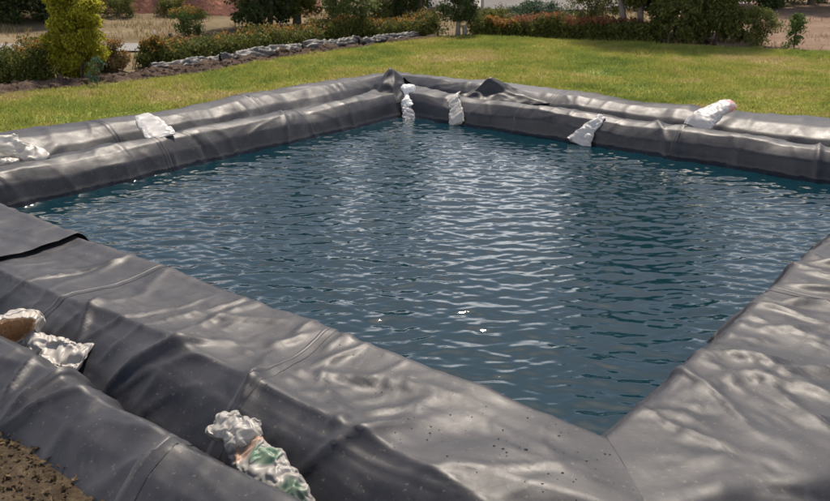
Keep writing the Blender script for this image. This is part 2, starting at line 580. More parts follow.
# lawn beyond the two far banks (an L-shaped sheet)
lawn_xy = [W(-3.2, LB + 1.15)[:2], W(LA + 1.15, LB + 1.15)[:2], W(LA + 1.15, -6.0)[:2],
           (13.5, 14.6), (7.6, 15.4), (5.6, 16.2), (4.2, 16.9), (2.6, 17.6), (1.0, 18.3), (0.2, 17.7), (-0.9, 16.3), (-2.1, 14.8), (-3.2, 12.9), (-4.3, 11.9), (-5.6, 10.9), (-8.5, 8.6)]
lv = np.array([(p[0], p[1], GZ + 0.045) for p in lawn_xy])
lawn = obj('lawn', lv, [tuple(range(len(lv)))[::-1]], M_LAWN, smooth=False)
tag(lawn, kind='structure')

patch('brown_field', [(5.6, 15.9), (40, 11), (60, 60), (7.0, 40)], M_BROWN, 0.035, 0.8)
patch('gravel_road', [(-9.5, 15.6), (-4.75, 15.8), (-4.95, 17.0), (-9.5, 16.9)], M_ROAD, 0.03, 0.4)
# red clay cutting in the hillside
n, m = 160, 60
s, t = np.meshgrid(np.linspace(-16, -2.5, n), np.linspace(0, 1, m), indexing='ij')
hx = s + 0.3 * noise3(s * 0.8, t * 3)
hy = 22.6 + 5.5 * t + 0.25 * (s + 8) * 0.3
hz = GZ - 0.05 + 0.02 + 4.6 * t ** 0.9 * smooth(-2.3, -4.2, s) + (0.55 * fbm(s * 1.3, t * 3, 2.0) + 0.3 * (1 - 2 * np.abs(noise3(s * 2.2, t * 2)))) * smooth(0, 0.15, t)
hx2 = np.stack([hx, hy, hz], -1)
tag(obj('red_hillside', hx2.reshape(-1, 3), grid_faces(n, m), M_RED), kind='structure')
patch('near_soil', [W(-6, -3)[:2], W(-1.22, -3)[:2], W(-1.22, 7)[:2], W(-6, 7)[:2]], M_NEAR, 0.012, 0.2)

# ------------------------------------------------------------------ water
na, nb = 460, 468
a, b = np.meshgrid(np.linspace(-0.28, LA + 0.28, na), np.linspace(-0.28, LB + 0.28, nb), indexing='ij')
P = W(a, b)
x, y = P[..., 0], P[..., 1]
z = np.zeros_like(x)
wr = np.random.default_rng(11)
for i in range(110):
    lam = 0.062 * (4.6 ** wr.random())
    th = R(-92) + wr.normal(0, 0.26 + 0.05 / lam * 0.4)
    k = 2 * np.pi / lam
    amp = 0.00152 * lam ** 0.80 * (0.5 + wr.random())
    ph = wr.random() * 6.283
    warp = 0.6 * noise3(x * 0.8, y * 0.8, i * 0.7) 
    env = 0.55 + 0.9 * np.clip(0.5 + noise3(x * 0.55, y * 0.55, 40 + i * 0.37), 0, 1.2)
    z += amp * env * np.sin(k * (x * math.cos(th) + y * math.sin(th)) + ph + warp * 2.5)
P[..., 2] = z
tag(obj('water', P.reshape(-1, 3), grid_faces(na, nb), M_WATER), kind='structure')

# ------------------------------------------------------------------ pond liner
PROF = {
 'near':  [(-.65,-.35),(-.2,0),(-.06,.2),(0,.275),(.3,.262),(.55,.285),(.70,.22),(.84,.10),(.91,.04),(.97,.20),(1.06,.285),(1.22,.23),(1.42,.05)],
 'right': [(-.65,-.35),(-.2,0),(-.06,.2),(0,.275),(.35,.27),(.8,.285),(.95,.2),(1.05,.1),(1.12,.08),(1.2,.2),(1.3,.29),(1.45,.24),(1.6,.05)],
 'left':  [(-.5,-.35),(-.20,0),(-.13,.16),(-.03,.25),(.07,.28),(.18,.265),(.30,.16),(.44,.06),(.58,.10),(.70,.22),(.84,.295),(1.10,.30),(1.38,.08)],
 'far':   [(-.5,-.35),(-.17,0),(-.11,.16),(-.02,.25),(.07,.275),(.18,.26),(.30,.16),(.42,.07),(.52,.10),(.62,.22),(.76,.295),(1.05,.30),(1.35,.08)],
}
CORNER = np.array([(-.6,-.35),(-.2,0),(-.09,.18),(-.01,.26),(.2,.27),(.38,.275),(.5,.19),(.62,.09),(.72,.08),(.82,.2),(.95,.29),(1.15,.27),(1.4,.06)])
PROF = {k: np.array(v) for k, v in PROF.items()}

def catmull(P0, t):
    """P0 (...,K,2) control points, t (m,) in [0,K-1] -> (...,m,2)"""
    K = P0.shape[-2]
    i = np.clip(np.floor(t).astype(int), 0, K - 2)
    f = (t - i)[:, None]
    g_ = lambda k: P0[..., np.clip(k, 0, K - 1), :]
    p0, p1, p2, p3 = g_(i - 1), g_(i), g_(i + 1), g_(i + 2)
    return 0.5 * (2 * p1 + (p2 - p0) * f + (2 * p0 - 5 * p1 + 4 * p2 - p3) * f ** 2 + (3 * p1 - p0 - 3 * p2 + p3) * f ** 3)

SIDES = {   # origin (a,b), direction of s, outward direction, length
 'near':  ((0, 0), (0, 1), (-1, 0), LB),
 'right': ((0, 0), (1, 0), (0, -1), LA),
 'left':  ((0, LB), (1, 0), (0, 1), LA),
 'far':   ((LA, 0), (0, 1), (1, 0), LB),
}

def make_folds(side, L, n, h, w, ang, seed, extra=()):
    r = np.random.default_rng(seed)
    F = []
    for i in range(n):
        F.append((r.uniform(-0.5, L + 0.5), r.choice([0.0, 0.3, 0.6, 1.0]) + r.normal(0, 0.12), r.normal(ang[0], ang[1]),
                  r.uniform(0.25, 0.95), w * r.uniform(0.5, 1.8), h * r.uniform(0.35, 1.3) * r.choice([1, 1, 1, -0.7]), r.uniform(-0.5, 0.5)))
    for i in range(int(n * 0.5)):          # long tension creases that run with the bank
        F.append((r.uniform(0, L), r.choice([-0.08, 0.12, 0.35, 0.75, 1.1]) + r.normal(0, 0.08), math.pi / 2 + r.normal(0, 0.22),
                  r.uniform(0.6, 1.8), 0.018 * r.uniform(0.5, 1.6), h * r.uniform(0.25, 0.8), r.uniform(-0.12, 0.12)))
    return F + list(extra)

FOLDS = {
 'near': make_folds('near', LB, 80, 0.011, 0.024, (0.25, 0.55), 21, [
     (2.05, 1.06, 0.10, 0.55, 0.035, 0.045, 0.2), (2.2, 1.2, -0.55, 0.5, 0.04, 0.03, 0.1), (1.95, 1.2, 0.6, 0.5, 0.04, 0.03, 0.1),
     (1.9, .62, 0.6, 0.6, 0.045, 0.03, 0.2), (1.35, .60, -0.5, 0.5, 0.04, 0.035, -0.2), (0.75, .60, 0.5, 0.5, 0.04, 0.035, -0.2),
     (2.5, .66, -0.7, 0.6, 0.04, 0.03, 0.3), (3.2, .3, 0.2, 0.7, 0.012, 0.022, 0.0), (0.95, .2, 1.2, 0.7, 0.05, 0.02, .2), (2.0, .25, 1.1, 0.8, 0.06, 0.018, -.2)]),
 'right': make_folds('right', LA, 120, 0.017, 0.024, (0.55, 0.30), 22),
 'left': make_folds('left', LA, 26, 0.010, 0.026, (-0.35, 0.7), 23, [(2.1, 0.05, 0.15, 0.5, 0.02, 0.03, 0), (2.35, 0.0, -0.5, 0.5, 0.03, -0.03, 0), (3.6, 0.0, 0.6, 0.6, 0.03, 0.03, 0.1)]),
 'far': make_folds('far', LB, 26, 0.010, 0.026, (0.35, 0.7), 24, [(2.3, 0.0, 0.7, 0.6, 0.03, 0.04, 0.2), (2.1, 0.05, 0.2, 0.5, 0.02, 0.03, 0), (0.8, 0.0, 0.3, 0.5, 0.03, 0.05, 0.3)]),
}

T_SEG = {'near': 11, 'right': 10, 'left': 8, 'far': 8}

def t_samples(side):
    k = T_SEG[side]
    base = np.linspace(0, 12, 12 * k + 1)
    return base

def liner_surface(side, sn, raise_fn=None, normal_from=None):
    """sn: (n,) nominal positions along the side -> (n,m,3) world points"""
    org, ds, do, L = SIDES[side]
    t = t_samples(side)
    w = np.maximum(smooth(0.9, 0.05, sn), smooth(L - 0.9, L - 0.05, sn))[:, None, None]
    ctrl = PROF[side][None] * (1 - w) + CORNER[None] * w
    ctrl = ctrl.copy()
    sd = {'near': 1, 'right': 2, 'left': 3, 'far': 4}[side] * 13.7
    fade = (1 - w[..., 0])
    K = 13
    kk = np.arange(K)[None, :]
    # the rolls of earth under the sheet are uneven
    ctrl[..., 1] += fade * (0.030 * noise3(sn[:, None] * 0.9, kk * 0.33, sd) + 0.014 * noise3(sn[:, None] * 2.6, kk * 0.5, sd + 3)) * (kk > 1)
    ctrl[..., 0] += fade * (0.045 * noise3(sn[:, None] * 0.8, kk * 0.25, sd + 6) + 0.018 * noise3(sn[:, None] * 2.4, kk * 0.4, sd + 9))
    if side == 'near':
        ctrl[..., 0] += (smooth(2.6, 3.5, sn)[:, None] * 0.13) * smooth(7, 9, kk)
    if side == 'left':
        ctrl[..., 0] += (smooth(2.2, 0.8, sn)[:, None] * 0.32) * smooth(9.5, 11, kk)
    if side == 'far':
        ctrl[..., 0] += (smooth(2.4, 0.6, sn)[:, None] * 0.35) * smooth(9.5, 11, kk)
    i0 = np.clip(np.floor(t).astype(int), 0, K - 2); f0 = (t - i0)[:, None]
    lin = ctrl[:, i0] * (1 - f0) + ctrl[:, i0 + 1] * f0
    pr = 0.42 * catmull(ctrl, t) + 0.58 * lin                    # a stretched sheet: flat faces, tight edges
    d, z = pr[..., 0], pr[..., 1]
    S = sn[:, None]
    s = S - d * np.clip(1 - S / 1.8, 0, 1) + d * np.clip(1 - (L - S) / 1.8, 0, 1)
    a = org[0] + ds[0] * s + do[0] * d
    b = org[1] + ds[1] * s + do[1] * d
    P = W(a, b, z)
    # normals
    Ps, Pt = np.gradient(P, axis=0), np.gradient(P, axis=1)
    N = np.cross(Ps, Pt)
    N /= np.linalg.norm(N, axis=-1, keepdims=True) + 1e-9
    up = np.sign(N[..., 2].mean())
    N *= up
    D = 0.006 * fbm(P[..., 0] * 1.6, P[..., 1] * 1.6, P[..., 2] * 1.6, 3) 
    Dm = 0.008 * noise3(s * 2.4 + 0.8 * noise3(s, d * 1.5, sd), d * 1.1, sd + 20) 
    rid = 1 - np.abs(noise3(s * 2.1 + 0.9 * d + 0.5 * noise3(s * 2, d * 2, sd + 2), d * 0.9 - s * 0.3, sd + 31)) * 2.2
    Dm += 0.010 * np.clip(rid, -0.5, 1) ** 3 * (1.5 if side == 'right' else 1.0)
    for (s0, d0, an, ln, fw, fh, cv) in FOLDS[side]:
        ps, pd = s - s0, d - d0
        p_ = ps * math.sin(an) + pd * math.cos(an)
        q_ = ps * math.cos(an) - pd * math.sin(an) + cv * p_ * p_
        tap = np.exp(-(p_ / (0.5 * ln)) ** 2)
        wloc = fw * (0.45 + 1.3 * np.abs(p_) / ln)
        Dm += fh * tap * np.exp(-np.abs(q_) / wloc) * (0.45 + 0.55 * smooth(0.0, 0.15, np.abs(d)))
    x_, y_, z_ = P[..., 0], P[..., 1], P[..., 2]
    msk = np.clip(0.55 + 0.9 * noise3(x_ * 1.1, y_ * 1.1, sd), 0.1, 1.3)
    D = D + 0.0085 * msk * creases(x_, y_, z_, 2.6, int(sd), 6) + 0.0014 * msk * creases(x_, y_, z_, 8.5, int(sd) + 1, 6)
    if side == 'near':
        rl = 0.58 + 0.03 * noise3(s * 1.2, 2.0) + 0.015 * noise3(s * 4, 2.0)
        Dm = Dm + 0.020 * np.exp(-np.abs(d - rl) / 0.035) + 0.012 * np.exp(-np.abs(d - 0.01) / 0.03) * (0.6 + noise3(s * 2.0, 5.0))
    edge = np.minimum(smooth(0.0, 0.5, S), smooth(0.0, 0.5, L - S))
    below = smooth(0.4, 1.2, t)[None, :]
    D = D + Dm * edge
    D = D * below
    if raise_fn is not None:
        D = D + raise_fn(S, d, t[None, :])
    return P + N * D[..., None]

liner = thing('pond_liner', (*NC, 0.0), 'black plastic liner draped over the banks all round the square pond', 'pond liner')
SLACK = {'near': (0.055, 0.018), 'right': (0.085, 0.008), 'left': (0.022, 0.018), 'far': (0.022, 0.018)}     # surplus length along and across the bank
STEP = {'near': 0.016, 'right': 0.016, 'left': 0.022, 'far': 0.022}
SPLITS = {'near': [0, 1.50, 2.88, 3.82, LB], 'right': [0, 1.9, 3.8, LA], 'left': [0, 2.05, 3.9, LA], 'far': [0, 2.15, 4.0, LB]}
for side in ('near', 'right', 'left', 'far'):
    L = SIDES[side][3]
    sp = SPLITS[side]
    for i in range(len(sp) - 1):
        lo = sp[i] - (0.07 if i else 0)
        big = side == 'near' and i == 3
        if big: lo = sp[i] - 0.12
        sn = np.linspace(lo, sp[i + 1], max(8, int((sp[i + 1] - lo) / STEP[side])))
        def rf(S, d, t, lo=lo, i=i, big=big):
            if i == 0: return 0.0 * S
            if big:
                return 0.006 + (0.024 + 0.012 * noise3(d * 3, 0.0, 5)) * smooth(lo + 0.5, lo, S) ** 1.5 * smooth(0.5, 2.5, t)
            return 0.002 * smooth(lo + 0.2, lo + 0.07, S)
        Pm = liner_surface(side, sn, rf)
        Gs, Gt = np.gradient(Pm, axis=0), np.gradient(Pm, axis=1)
        Nm = np.cross(Gs, Gt); Nm /= np.linalg.norm(Nm, axis=-1, keepdims=True) + 1e-9
        if Nm[..., 2].mean() < 0: Nm = -Nm
        tt_ = t_samples(side)
        pin = np.zeros(Pm.shape[:2])
        pin = np.maximum(pin, smooth(1.0, 0.4, tt_)[None]); pin = np.maximum(pin, smooth(11.6, 12, tt_)[None])
        ed = np.minimum(np.arange(len(sn)), np.arange(len(sn))[::-1])
        pin = np.maximum(pin, smooth(7, 2, ed)[:, None])
        xs_, ys_ = Pm[..., 0], Pm[..., 1]
        loose = np.clip(0.45 + 1.1 * noise3(xs_ * 1.0, ys_ * 1.0, 3.3), 0.05, 1.3)
        eu, ev = SLACK[side]
        Pm = buckle(Pm, eu * loose, ev * loose, 90, 0.004, pin.astype(np.float32), nrm=Nm.astype(np.float32), floor=0.25)
        o = obj('liner_sheet', Pm.reshape(-1, 3), grid_faces(*Pm.shape[:2]), M_LINER, liner)
        if i and not big:      # the welded strip along the overlap
            ss = sp[i] + np.array([-0.036, -0.035, -0.025, -0.016, -0.015])
            hh = np.array([0.0015, 0.0034, 0.0038, 0.0034, 0.0015])
            Ps = liner_surface(side, ss, lambda S, d, t: hh[:, None] + 0 * d, normal_from=sp[i])
            obj('weld_seam', Ps.reshape(-1, 3), grid_faces(*Ps.shape[:2]), M_SEAM, liner)

# folds of spare sheet standing up at the far corner
def sheet(name, rows, mat, parent, n=36, m=36, amp=0.008, seed=0.0):
    """Coons-like sheet: rows of control points (list of lists) interpolated with Catmull-Rom, then crumpled"""
    G = np.array(rows, float)
    def li(Pc, k):
        t_ = np.linspace(0, Pc.shape[1] - 1, k); i_ = np.clip(np.floor(t_).astype(int), 0, Pc.shape[1] - 2); f_ = (t_ - i_)[None, :, None]
        return Pc[:, i_] * (1 - f_) + Pc[:, i_ + 1] * f_
    Q = li(np.swapaxes(li(G, m), 0, 1), n)
    x, y, z = Q[..., 0], Q[..., 1], Q[..., 2]
    cr_ = 1 - 2 * np.abs(noise3(x * 7 + seed, y * 7, z * 7))
    Q = Q + amp * np.stack([noise3(x * 9, y * 9, z * 9 + seed), noise3(x * 9 + 5, y * 9, z * 9 + seed), cr_], -1)
    Q = buckle(Q, 0.04, 0.04, 70, 0.008)
    return obj(name, Q.reshape(-1, 3), grid_faces(*Q.shape[:2]), mat, parent)

w3 = lambda a, b, z: list(W(a, b, z))
# hood at the corner itself
sheet('corner_fold', [
    [(-.60, 10.86, .18), (-.47, 10.62, .17), (-.24, 10.55, .16), (-.05, 10.66, .17)],
    [(-.50, 10.90, .33), (-.40, 10.76, .35), (-.26, 10.72, .33), (-.10, 10.80, .28)],
    [(-.36, 10.98, .46), (-.31, 10.95, .53), (-.25, 10.95, .49), (-.15, 10.98, .40)],
    [(-.38, 11.20, .36), (-.30, 11.20, .39), (-.21, 11.20, .37), (-.06, 11.20, .30)],
    [(-.42, 11.46, .08), (-.30, 11.46, .08), (-.20, 11.46, .08), (.02, 11.40, .08)]], M_LINER, liner, seed=2.0)
# pointed fold on the far bank
sheet('corner_fold', [
    [w3(5.58, 5.00, .20), w3(5.66, 4.84, .22), w3(5.75, 4.66, .22), w3(5.85, 4.40, .16)],
    [w3(5.72, 4.93, .27), w3(5.83, 4.78, .33), w3(5.92, 4.60, .29), w3(6.02, 4.22, .20)],
    [w3(5.93, 4.86, .30), w3(6.00, 4.68, .48), w3(6.06, 4.50, .34), w3(6.18, 4.00, .22)],
    [w3(6.28, 4.86, .24), w3(6.30, 4.66, .36), w3(6.33, 4.46, .30), w3(6.36, 3.95, .20)],
    [w3(6.55, 4.86, .08), w3(6.55, 4.65, .08), w3(6.55, 4.45, .08), w3(6.55, 4.0, .05)]], M_LINER, liner, seed=7.0)

# drops and grit lying on the near shelf
def scatter_domes(n, smin, smax, dmin, dmax, rmin, rmax, seed):
    r = np.random.default_rng(seed)
    sn = np.linspace(0.02, 1.42, 120)
    S = liner_surface('near', sn)
    tt = t_samples('near')
    sel = np.where((tt > 3.2) & (tt < 5.2))[0]
    parts = []
    th = np.linspace(0, 2 * np.pi, 7, endpoint=False)
    for k in range(n):
        i = r.integers(0, len(sn)); j = r.choice(sel)
        c = S[i, j] + [r.normal(0, .006), r.normal(0, .006), 0.0]
        rr = rmin + (rmax - rmin) * r.random() ** 3
        e = 0.7 + 0.6 * r.random()
        v = [c + np.array([rr * e * math.cos(q), rr * math.sin(q) / e, 0]) for q in th] + [c + np.array([rr * .65 * math.cos(q), rr * .65 * math.sin(q), rr * .45]) for q in th] + [c + np.array([0, 0, rr * .6])]
        f = []
        for q in range(7):
            q2 = (q + 1) % 7
            f += [(q, q2, 7 + q2), (q, 7 + q2, 7 + q), (7 + q, 7 + q2, 14)]
        parts.append((np.array(v), np.array(f)))
    return join(parts)
v, f = scatter_domes(260, 0, 1.45, 0, .6, 0.0012, 0.0055, 5)
tag(obj('water_drops', v, f, M_DROP, liner), kind='stuff')

# ------------------------------------------------------------------ sacks
def loft(path, wid, thk, up_hint=(0, 0, 1), n=34, m=30, crumple=0.10, seed=0.0, close0=True, close1=True, power=0.75):
    """flattened, crumpled tube along a path; returns verts, faces, (path parameter, angle)"""
    path = np.asarray(path, float)
    K = len(path)
    t = np.linspace(0, K - 1, n)
    def cr1(Pc):
        Pc = np.asarray(Pc, float)
        i = np.clip(np.floor(t).astype(int), 0, K - 2); f = t - i
        if Pc.ndim > 1: f = f[:, None]
        g_ = lambda k: Pc[np.clip(k, 0, K - 1)]
        return 0.5 * (2 * g_(i) + (g_(i + 1) - g_(i - 1)) * f + (2 * g_(i - 1) - 5 * g_(i) + 4 * g_(i + 1) - g_(i + 2)) * f ** 2 + (3 * g_(i) - g_(i - 1) - 3 * g_(i + 1) + g_(i + 2)) * f ** 3)
    C, wv, tv = cr1(path), np.maximum(cr1(wid), 0.002), np.maximum(cr1(thk), 0.002)
    T = np.gradient(C, axis=0); T /= np.linalg.norm(T, axis=1, keepdims=True) + 1e-9
    upv = np.asarray(up_hint, float)
    X = np.cross(T, upv); X /= np.linalg.norm(X, axis=1, keepdims=True) + 1e-9
    Y = np.cross(X, T)
    for i_ in range(1, n):               # keep the frame from flipping where the path doubles back into a mouth
        if (X[i_] * X[i_ - 1]).sum() < 0: X[i_] = -X[i_]
        if (Y[i_] * Y[i_ - 1]).sum() < 0: Y[i_] = -Y[i_]
    th = np.linspace(0, 2 * np.pi, m, endpoint=False)
    cx = np.sign(np.cos(th)) * np.abs(np.cos(th)) ** power
    cy = np.sign(np.sin(th)) * np.abs(np.sin(th)) ** power
    Rn = X[:, None] * (cx[None] * wv[:, None])[..., None] + Y[:, None] * (cy[None] * tv[:, None])[..., None]
    P = C[:, None] + Rn
    size = max(wv.max(), 0.03)
    fr = 0.55 / size
    x, y, z = P[..., 0] * fr, P[..., 1] * fr, P[..., 2] * fr
    P = P + crumple * 0.5 * size * np.stack([creases(x, y, z, 1.5, int(seed * 3) + 1, 5), creases(x, y, z, 1.5, int(seed * 3) + 2, 5), creases(x, y, z, 1.5, int(seed * 3) + 4, 5)], -1)
    P = P + 0.02 * size * np.stack([noise3(x * 6, y * 6, z * 6 + seed), noise3(x * 6 + 17, y * 6, z * 6 + seed), noise3(x * 6, y * 6 + 23, z * 6 + seed)], -1)
    P = buckle(P, 1.5 * crumple, 1.5 * crumple, 60, 0.02, wrap=True, bend=((2, .93),))
    Vt = P.reshape(-1, 3)
    F = grid_faces(n, m, True)
    extra_v, extra_f = [], []
    TT = np.repeat(np.linspace(0, 1, n), m); AA = np.tile(th, n)
    for flag, row in ((close0, 0), (close1, n - 1)):
        if flag:
            ci = len(Vt) + len(extra_v)
            extra_v.append(P[row].mean(0))
            for j in range(m):
                q, q2 = row * m + j, row * m + (j + 1) % m
                extra_f.append((q, q2, ci, ci))
    if extra_v:
        Vt = np.concatenate([Vt, extra_v])
        TT = np.concatenate([TT, [0 if f_ == 0 else 1 for fl, f_ in ((close0, 0), (close1, 1)) if fl]])
        AA = np.concatenate([AA, np.zeros(len(extra_v))])
    faces = [tuple(f_) for f_ in F] + [tuple(f_[:3]) for f_ in extra_f]
    return Vt, faces, TT, AA

WHITE = np.array([0.50, 0.49, 0.48])
def paint(TT, AA, Vt, fn=None, base=WHITE):
    c = np.tile(np.append(base, 1.0), (len(Vt), 1))
    if fn is not None:
        for mask, col in fn(TT, AA, Vt):
            mk = np.clip(mask, 0, 1)[:, None]
            c[:, :3] = c[:, :3] * (1 - mk) + np.array(col) * mk
    return c

def sack(name, label, lofts, paintfn=None, base=WHITE, loc=None):
    allv = np.concatenate([l[0] for l in lofts])
    c = loc if loc is not None else (allv[:, 0].mean(), allv[:, 1].mean(), allv[:, 2].min())
    t = thing(name, c, label, 'sack', 'white plastic sacks weighing down the liner')
    for i, (Vt, F, TT, AA) in enumerate(lofts):
        nm = ('body', 'neck', 'tail')[i] if len(lofts) > 1 else 'body'
        o = obj(nm, Vt, F, M_SACK, t, cols=paint(TT, AA, Vt, paintfn[i] if paintfn else None, base))
        sb = o.modifiers.new('film', 'SUBSURF'); sb.levels = sb.render_levels = 1
    return t

# on the left bank: open-mouthed sack at the frame's edge
sack('plastic_sack', 'crumpled off-white sack with twisted open mouth in the left trench, at picture edge', [
    loft([w3(.96, 5.80, .27), w3(.92, 5.95, .29), w3(.84, 6.05, .33), w3(.79, 6.12, .39), w3(.80, 6.16, .43)], [.05, .085, .075, .10, .085], [.02, .05, .05, .06, .045], (0.1, -0.6, .8), seed=1.0, crumple=.17, close1=False),
    loft([w3(.74, 5.90, .27), w3(.72, 6.0, .26), w3(.66, 6.12, .27)], [.03, .07, .05], [.015, .03, .02], seed=3.0, crumple=.16)], base=np.array([.52, .49, .44]))
sack('plastic_sack', 'flat smooth white sack lying across the left bank in mid length', [
    loft([w3(2.08, 5.72, .275), w3(2.10, 5.80, .305), w3(2.15, 5.95, .33), w3(2.20, 6.12, .36), w3(2.22, 6.24, .395)], [.13, .135, .12, .105, .07], [.008, .018, .03, .035, .02], (0, -.3, 1), seed=5.0, crumple=.07, power=.5)])
# far corner: upright hourglass sack and a rag below it
sack('plastic_sack', 'bright white hourglass-shaped sack standing upright in the far corner', [
    loft([w3(5.47, 5.47, .10), w3(5.50, 5.52, .135), w3(5.54, 5.56, .18), w3(5.58, 5.60, .225), w3(5.62, 5.64, .29), w3(5.66, 5.68, .325)], [.10, .105, .075, .07, .095, .07], [.05, .065, .05, .045, .055, .02], tuple(-np.append(U + V_, 0)), seed=8.0, crumple=.09)], base=np.array([.80, .80, .80]))
rag = loft([w3(5.30, 5.36, -.06), w3(5.36, 5.41, .02), w3(5.42, 5.45, .08), w3(5.47, 5.47, .115)], [.05, .075, .09, .08], [.008, .012, .015, .012], tuple(-np.append(U + V_, -0.5)), seed=12.0, crumple=.10, power=.5)
ro = obj('plastic_rag', rag[0], rag[1], M_SACK, None, cols=paint(rag[2], rag[3], rag[0], None, np.array([.42, .41, .42])))
tag(ro, 'grey rag hanging into the water below the upright corner sack', 'rag')
sack('plastic_sack', 'flat off-white sack with ragged top leaning on far bank beside corner', [
    loft([w3(5.37, 4.70, .02), w3(5.43, 4.76, .11), w3(5.50, 4.83, .19), w3(5.56, 4.92, .255), w3(5.66, 4.97, .285)], [.095, .10, .075, .085, .10], [.012, .02, .02, .016, .006], tuple(-np.append(U, -0.5)), seed=14.0, crumple=.10, power=.5)], base=np.array([.50, .48, .44]))
sack('plastic_sack', 'pointed white sack on the inner slope of far bank, touching the water', [
    loft([w3(5.37, 3.12, .01), w3(5.42, 3.09, .08), w3(5.48, 3.05, .155), w3(5.53, 3.00, .225), w3(5.60, 2.97, .29)], [.14, .115, .085, .07, .045], [.025, .035, .035, .03, .012], tuple(-np.append(U, -0.4)), seed=17.0, crumple=.13)], base=np.array([.52, .51, .50]))
def pink(T, A, Vt):
    return [(smooth(.70, .80, T) * smooth(.1, .35, noise3(Vt[:, 0] * 22, Vt[:, 1] * 22, Vt[:, 2] * 22) + .3), (.75, .22, .20))]
sack('plastic_sack', 'long white sack with pink print at its tip, lying on far bank', [
    loft([w3(5.74, 2.02, .27), w3(5.80, 2.00, .32), w3(5.88, 1.97, .36), w3(5.98, 1.92, .41), w3(6.10, 1.84, .46), w3(6.15, 1.80, .46)], [.135, .14, .115, .09, .08, .05], [.02, .05, .06, .055, .04, .015], tuple(np.append(-U, 1.2)), seed=21.0, crumple=.08)], [pink])
# near bank, left: open sack with ochre inside and a torn tail
def ochre(T, A, Vt):
    n_ = noise3(Vt[:, 0] * 16, Vt[:, 1] * 16, Vt[:, 2] * 16)
    return [(smooth(.45, .2, T) * 0 + smooth(.80, .9, T) * 0, (.6, .4, .2))]
mouth = loft([w3(-.84, 2.90, .13), w3(-.87, 2.83, .18), w3(-.90, 2.76, .225), w3(-.94, 2.67, .275), w3(-.93, 2.69, .265), w3(-.89, 2.77, .225), w3(-.87, 2.81, .205)],
             [.04, .10, .120, .110, .085, .078, .03], [.03, .07, .085, .085, .062, .055, .02], (0, 0, 1), seed=25.0, crumple=.20, n=84, m=66)
def inside(T, A, Vt):
    return [(smooth(.53, .62, T), (.68, .44, .24))]
tail = loft([w3(-.90, 2.66, .20), w3(-.89, 2.56, .205), w3(-.87, 2.45, .19), w3(-.84, 2.37, .185), w3(-.80, 2.30, .20)], [.045, .065, .085, .085, .095], [.03, .035, .03, .02, .008], (-0.5, -0.2, 1), seed=29.0, crumple=.22, power=.6, n=60, m=56)
sack('plastic_sack', 'large crumpled white sack with ochre open mouth on the near bank', [mouth, tail], [inside, None], base=np.array([.48, .45, .41]))
# near bank, middle: knotted sack with green and orange print
def printed(T, A, Vt):
    n_ = noise3(Vt[:, 0] * 9, Vt[:, 1] * 9, Vt[:, 2] * 9 + 3)
    s_ = smooth(.0, .10, np.sin(A * 1.0 + 0.6) - 0.1)
    return [(smooth(.22, .27, T) * smooth(.66, .60, T) * smooth(.05, .12, n_ + .02), (.10, .20, .12)),
            (smooth(.06, .10, T) * smooth(.30, .24, T) * smooth(-.05, .05, -n_), (.50, .30, .20)),
            (smooth(.70, .74, T) * smooth(.96, .9, T) * smooth(.08, .16, n_), (.11, .20, .13))]
knot = loft([w3(-.86, 1.27, .235), w3(-.86, 1.21, .262), w3(-.86, 1.14, .272), w3(-.86, 1.08, .268), w3(-.86, 1.04, .25)], [.035, .065, .06, .075, .045], [.02, .035, .04, .04, .025], (-0.4, -0.2, 1), seed=33.0, crumple=.22, n=56, m=54)
body = loft([w3(-.87, 1.12, .235), w3(-.88, 1.04, .215), w3(-.90, .95, .205), w3(-.92, .85, .20), w3(-.93, .74, .19), w3(-.93, .66, .16)], [.05, .075, .085, .08, .06, .02], [.035, .05, .055, .05, .035, .01], (-0.5, -0.2, 1), seed=37.0, crumple=.17, n=66, m=54)
sack('plastic_sack', 'knotted white sack with green and orange print lying in the near trench', [body, knot], [printed, None], base=np.array([.34, .325, .30]))

# ------------------------------------------------------------------ foliage
def leaves(centers, spread, n, size, seed, up=0.25, aspect=0.5):
    """n leaves (rhombic quads, slightly folded) scattered gaussian round the given centres"""
    r = np.random.default_rng(seed)
    centers = np.asarray(centers, float); spread = np.broadcast_to(np.asarray(spread, float), (len(centers),))
    idx = r.integers(0, len(centers), n)
    off = r.normal(0, 1, (n, 3)); off /= np.linalg.norm(off, axis=1, keepdims=True)
    off *= (r.random(n) ** 0.45)[:, None] * spread[idx][:, None]
    off[:, 2] *= 0.8
    c = centers[idx] + off
    t = r.normal(0, 1, (n, 3)) + 0.6 * off / (spread[idx][:, None] + 1e-6); t[:, 2] -= 0.1
    t /= np.linalg.norm(t, axis=1, keepdims=True)
    nn = r.normal(0, 1, (n, 3)); nn[:, 2] = np.abs(nn[:, 2]) + up
    w = np.cross(t, nn); w /= np.linalg.norm(w, axis=1, keepdims=True) + 1e-9
    nn = np.cross(w, t)
    L = size * (0.6 + 0.8 * r.random(n))[:, None]
    Wd = L * aspect * 0.5
    v = np.stack([c - t * L * .5, c + w * Wd - nn * L * .08, c + t * L * .5 - nn * L * 0.1, c - w * Wd - nn * L * .08], 1)
    f = np.arange(n * 4).reshape(n, 4)
    return v.reshape(-1, 3), f

def limb(p0, p1, r0, r1, r, k=5, wob=0.08):
    p0, p1 = np.array(p0, float), np.array(p1, float)
    ln = np.linalg.norm(p1 - p0)
    ts = np.linspace(0, 1, k)
    pts = p0 + (p1 - p0) * ts[:, None] + (r.normal(0, wob * ln, (k, 3)) * (np.sin(ts * np.pi))[:, None])
    return tube(pts, r0 + (r1 - r0) * ts, 7)

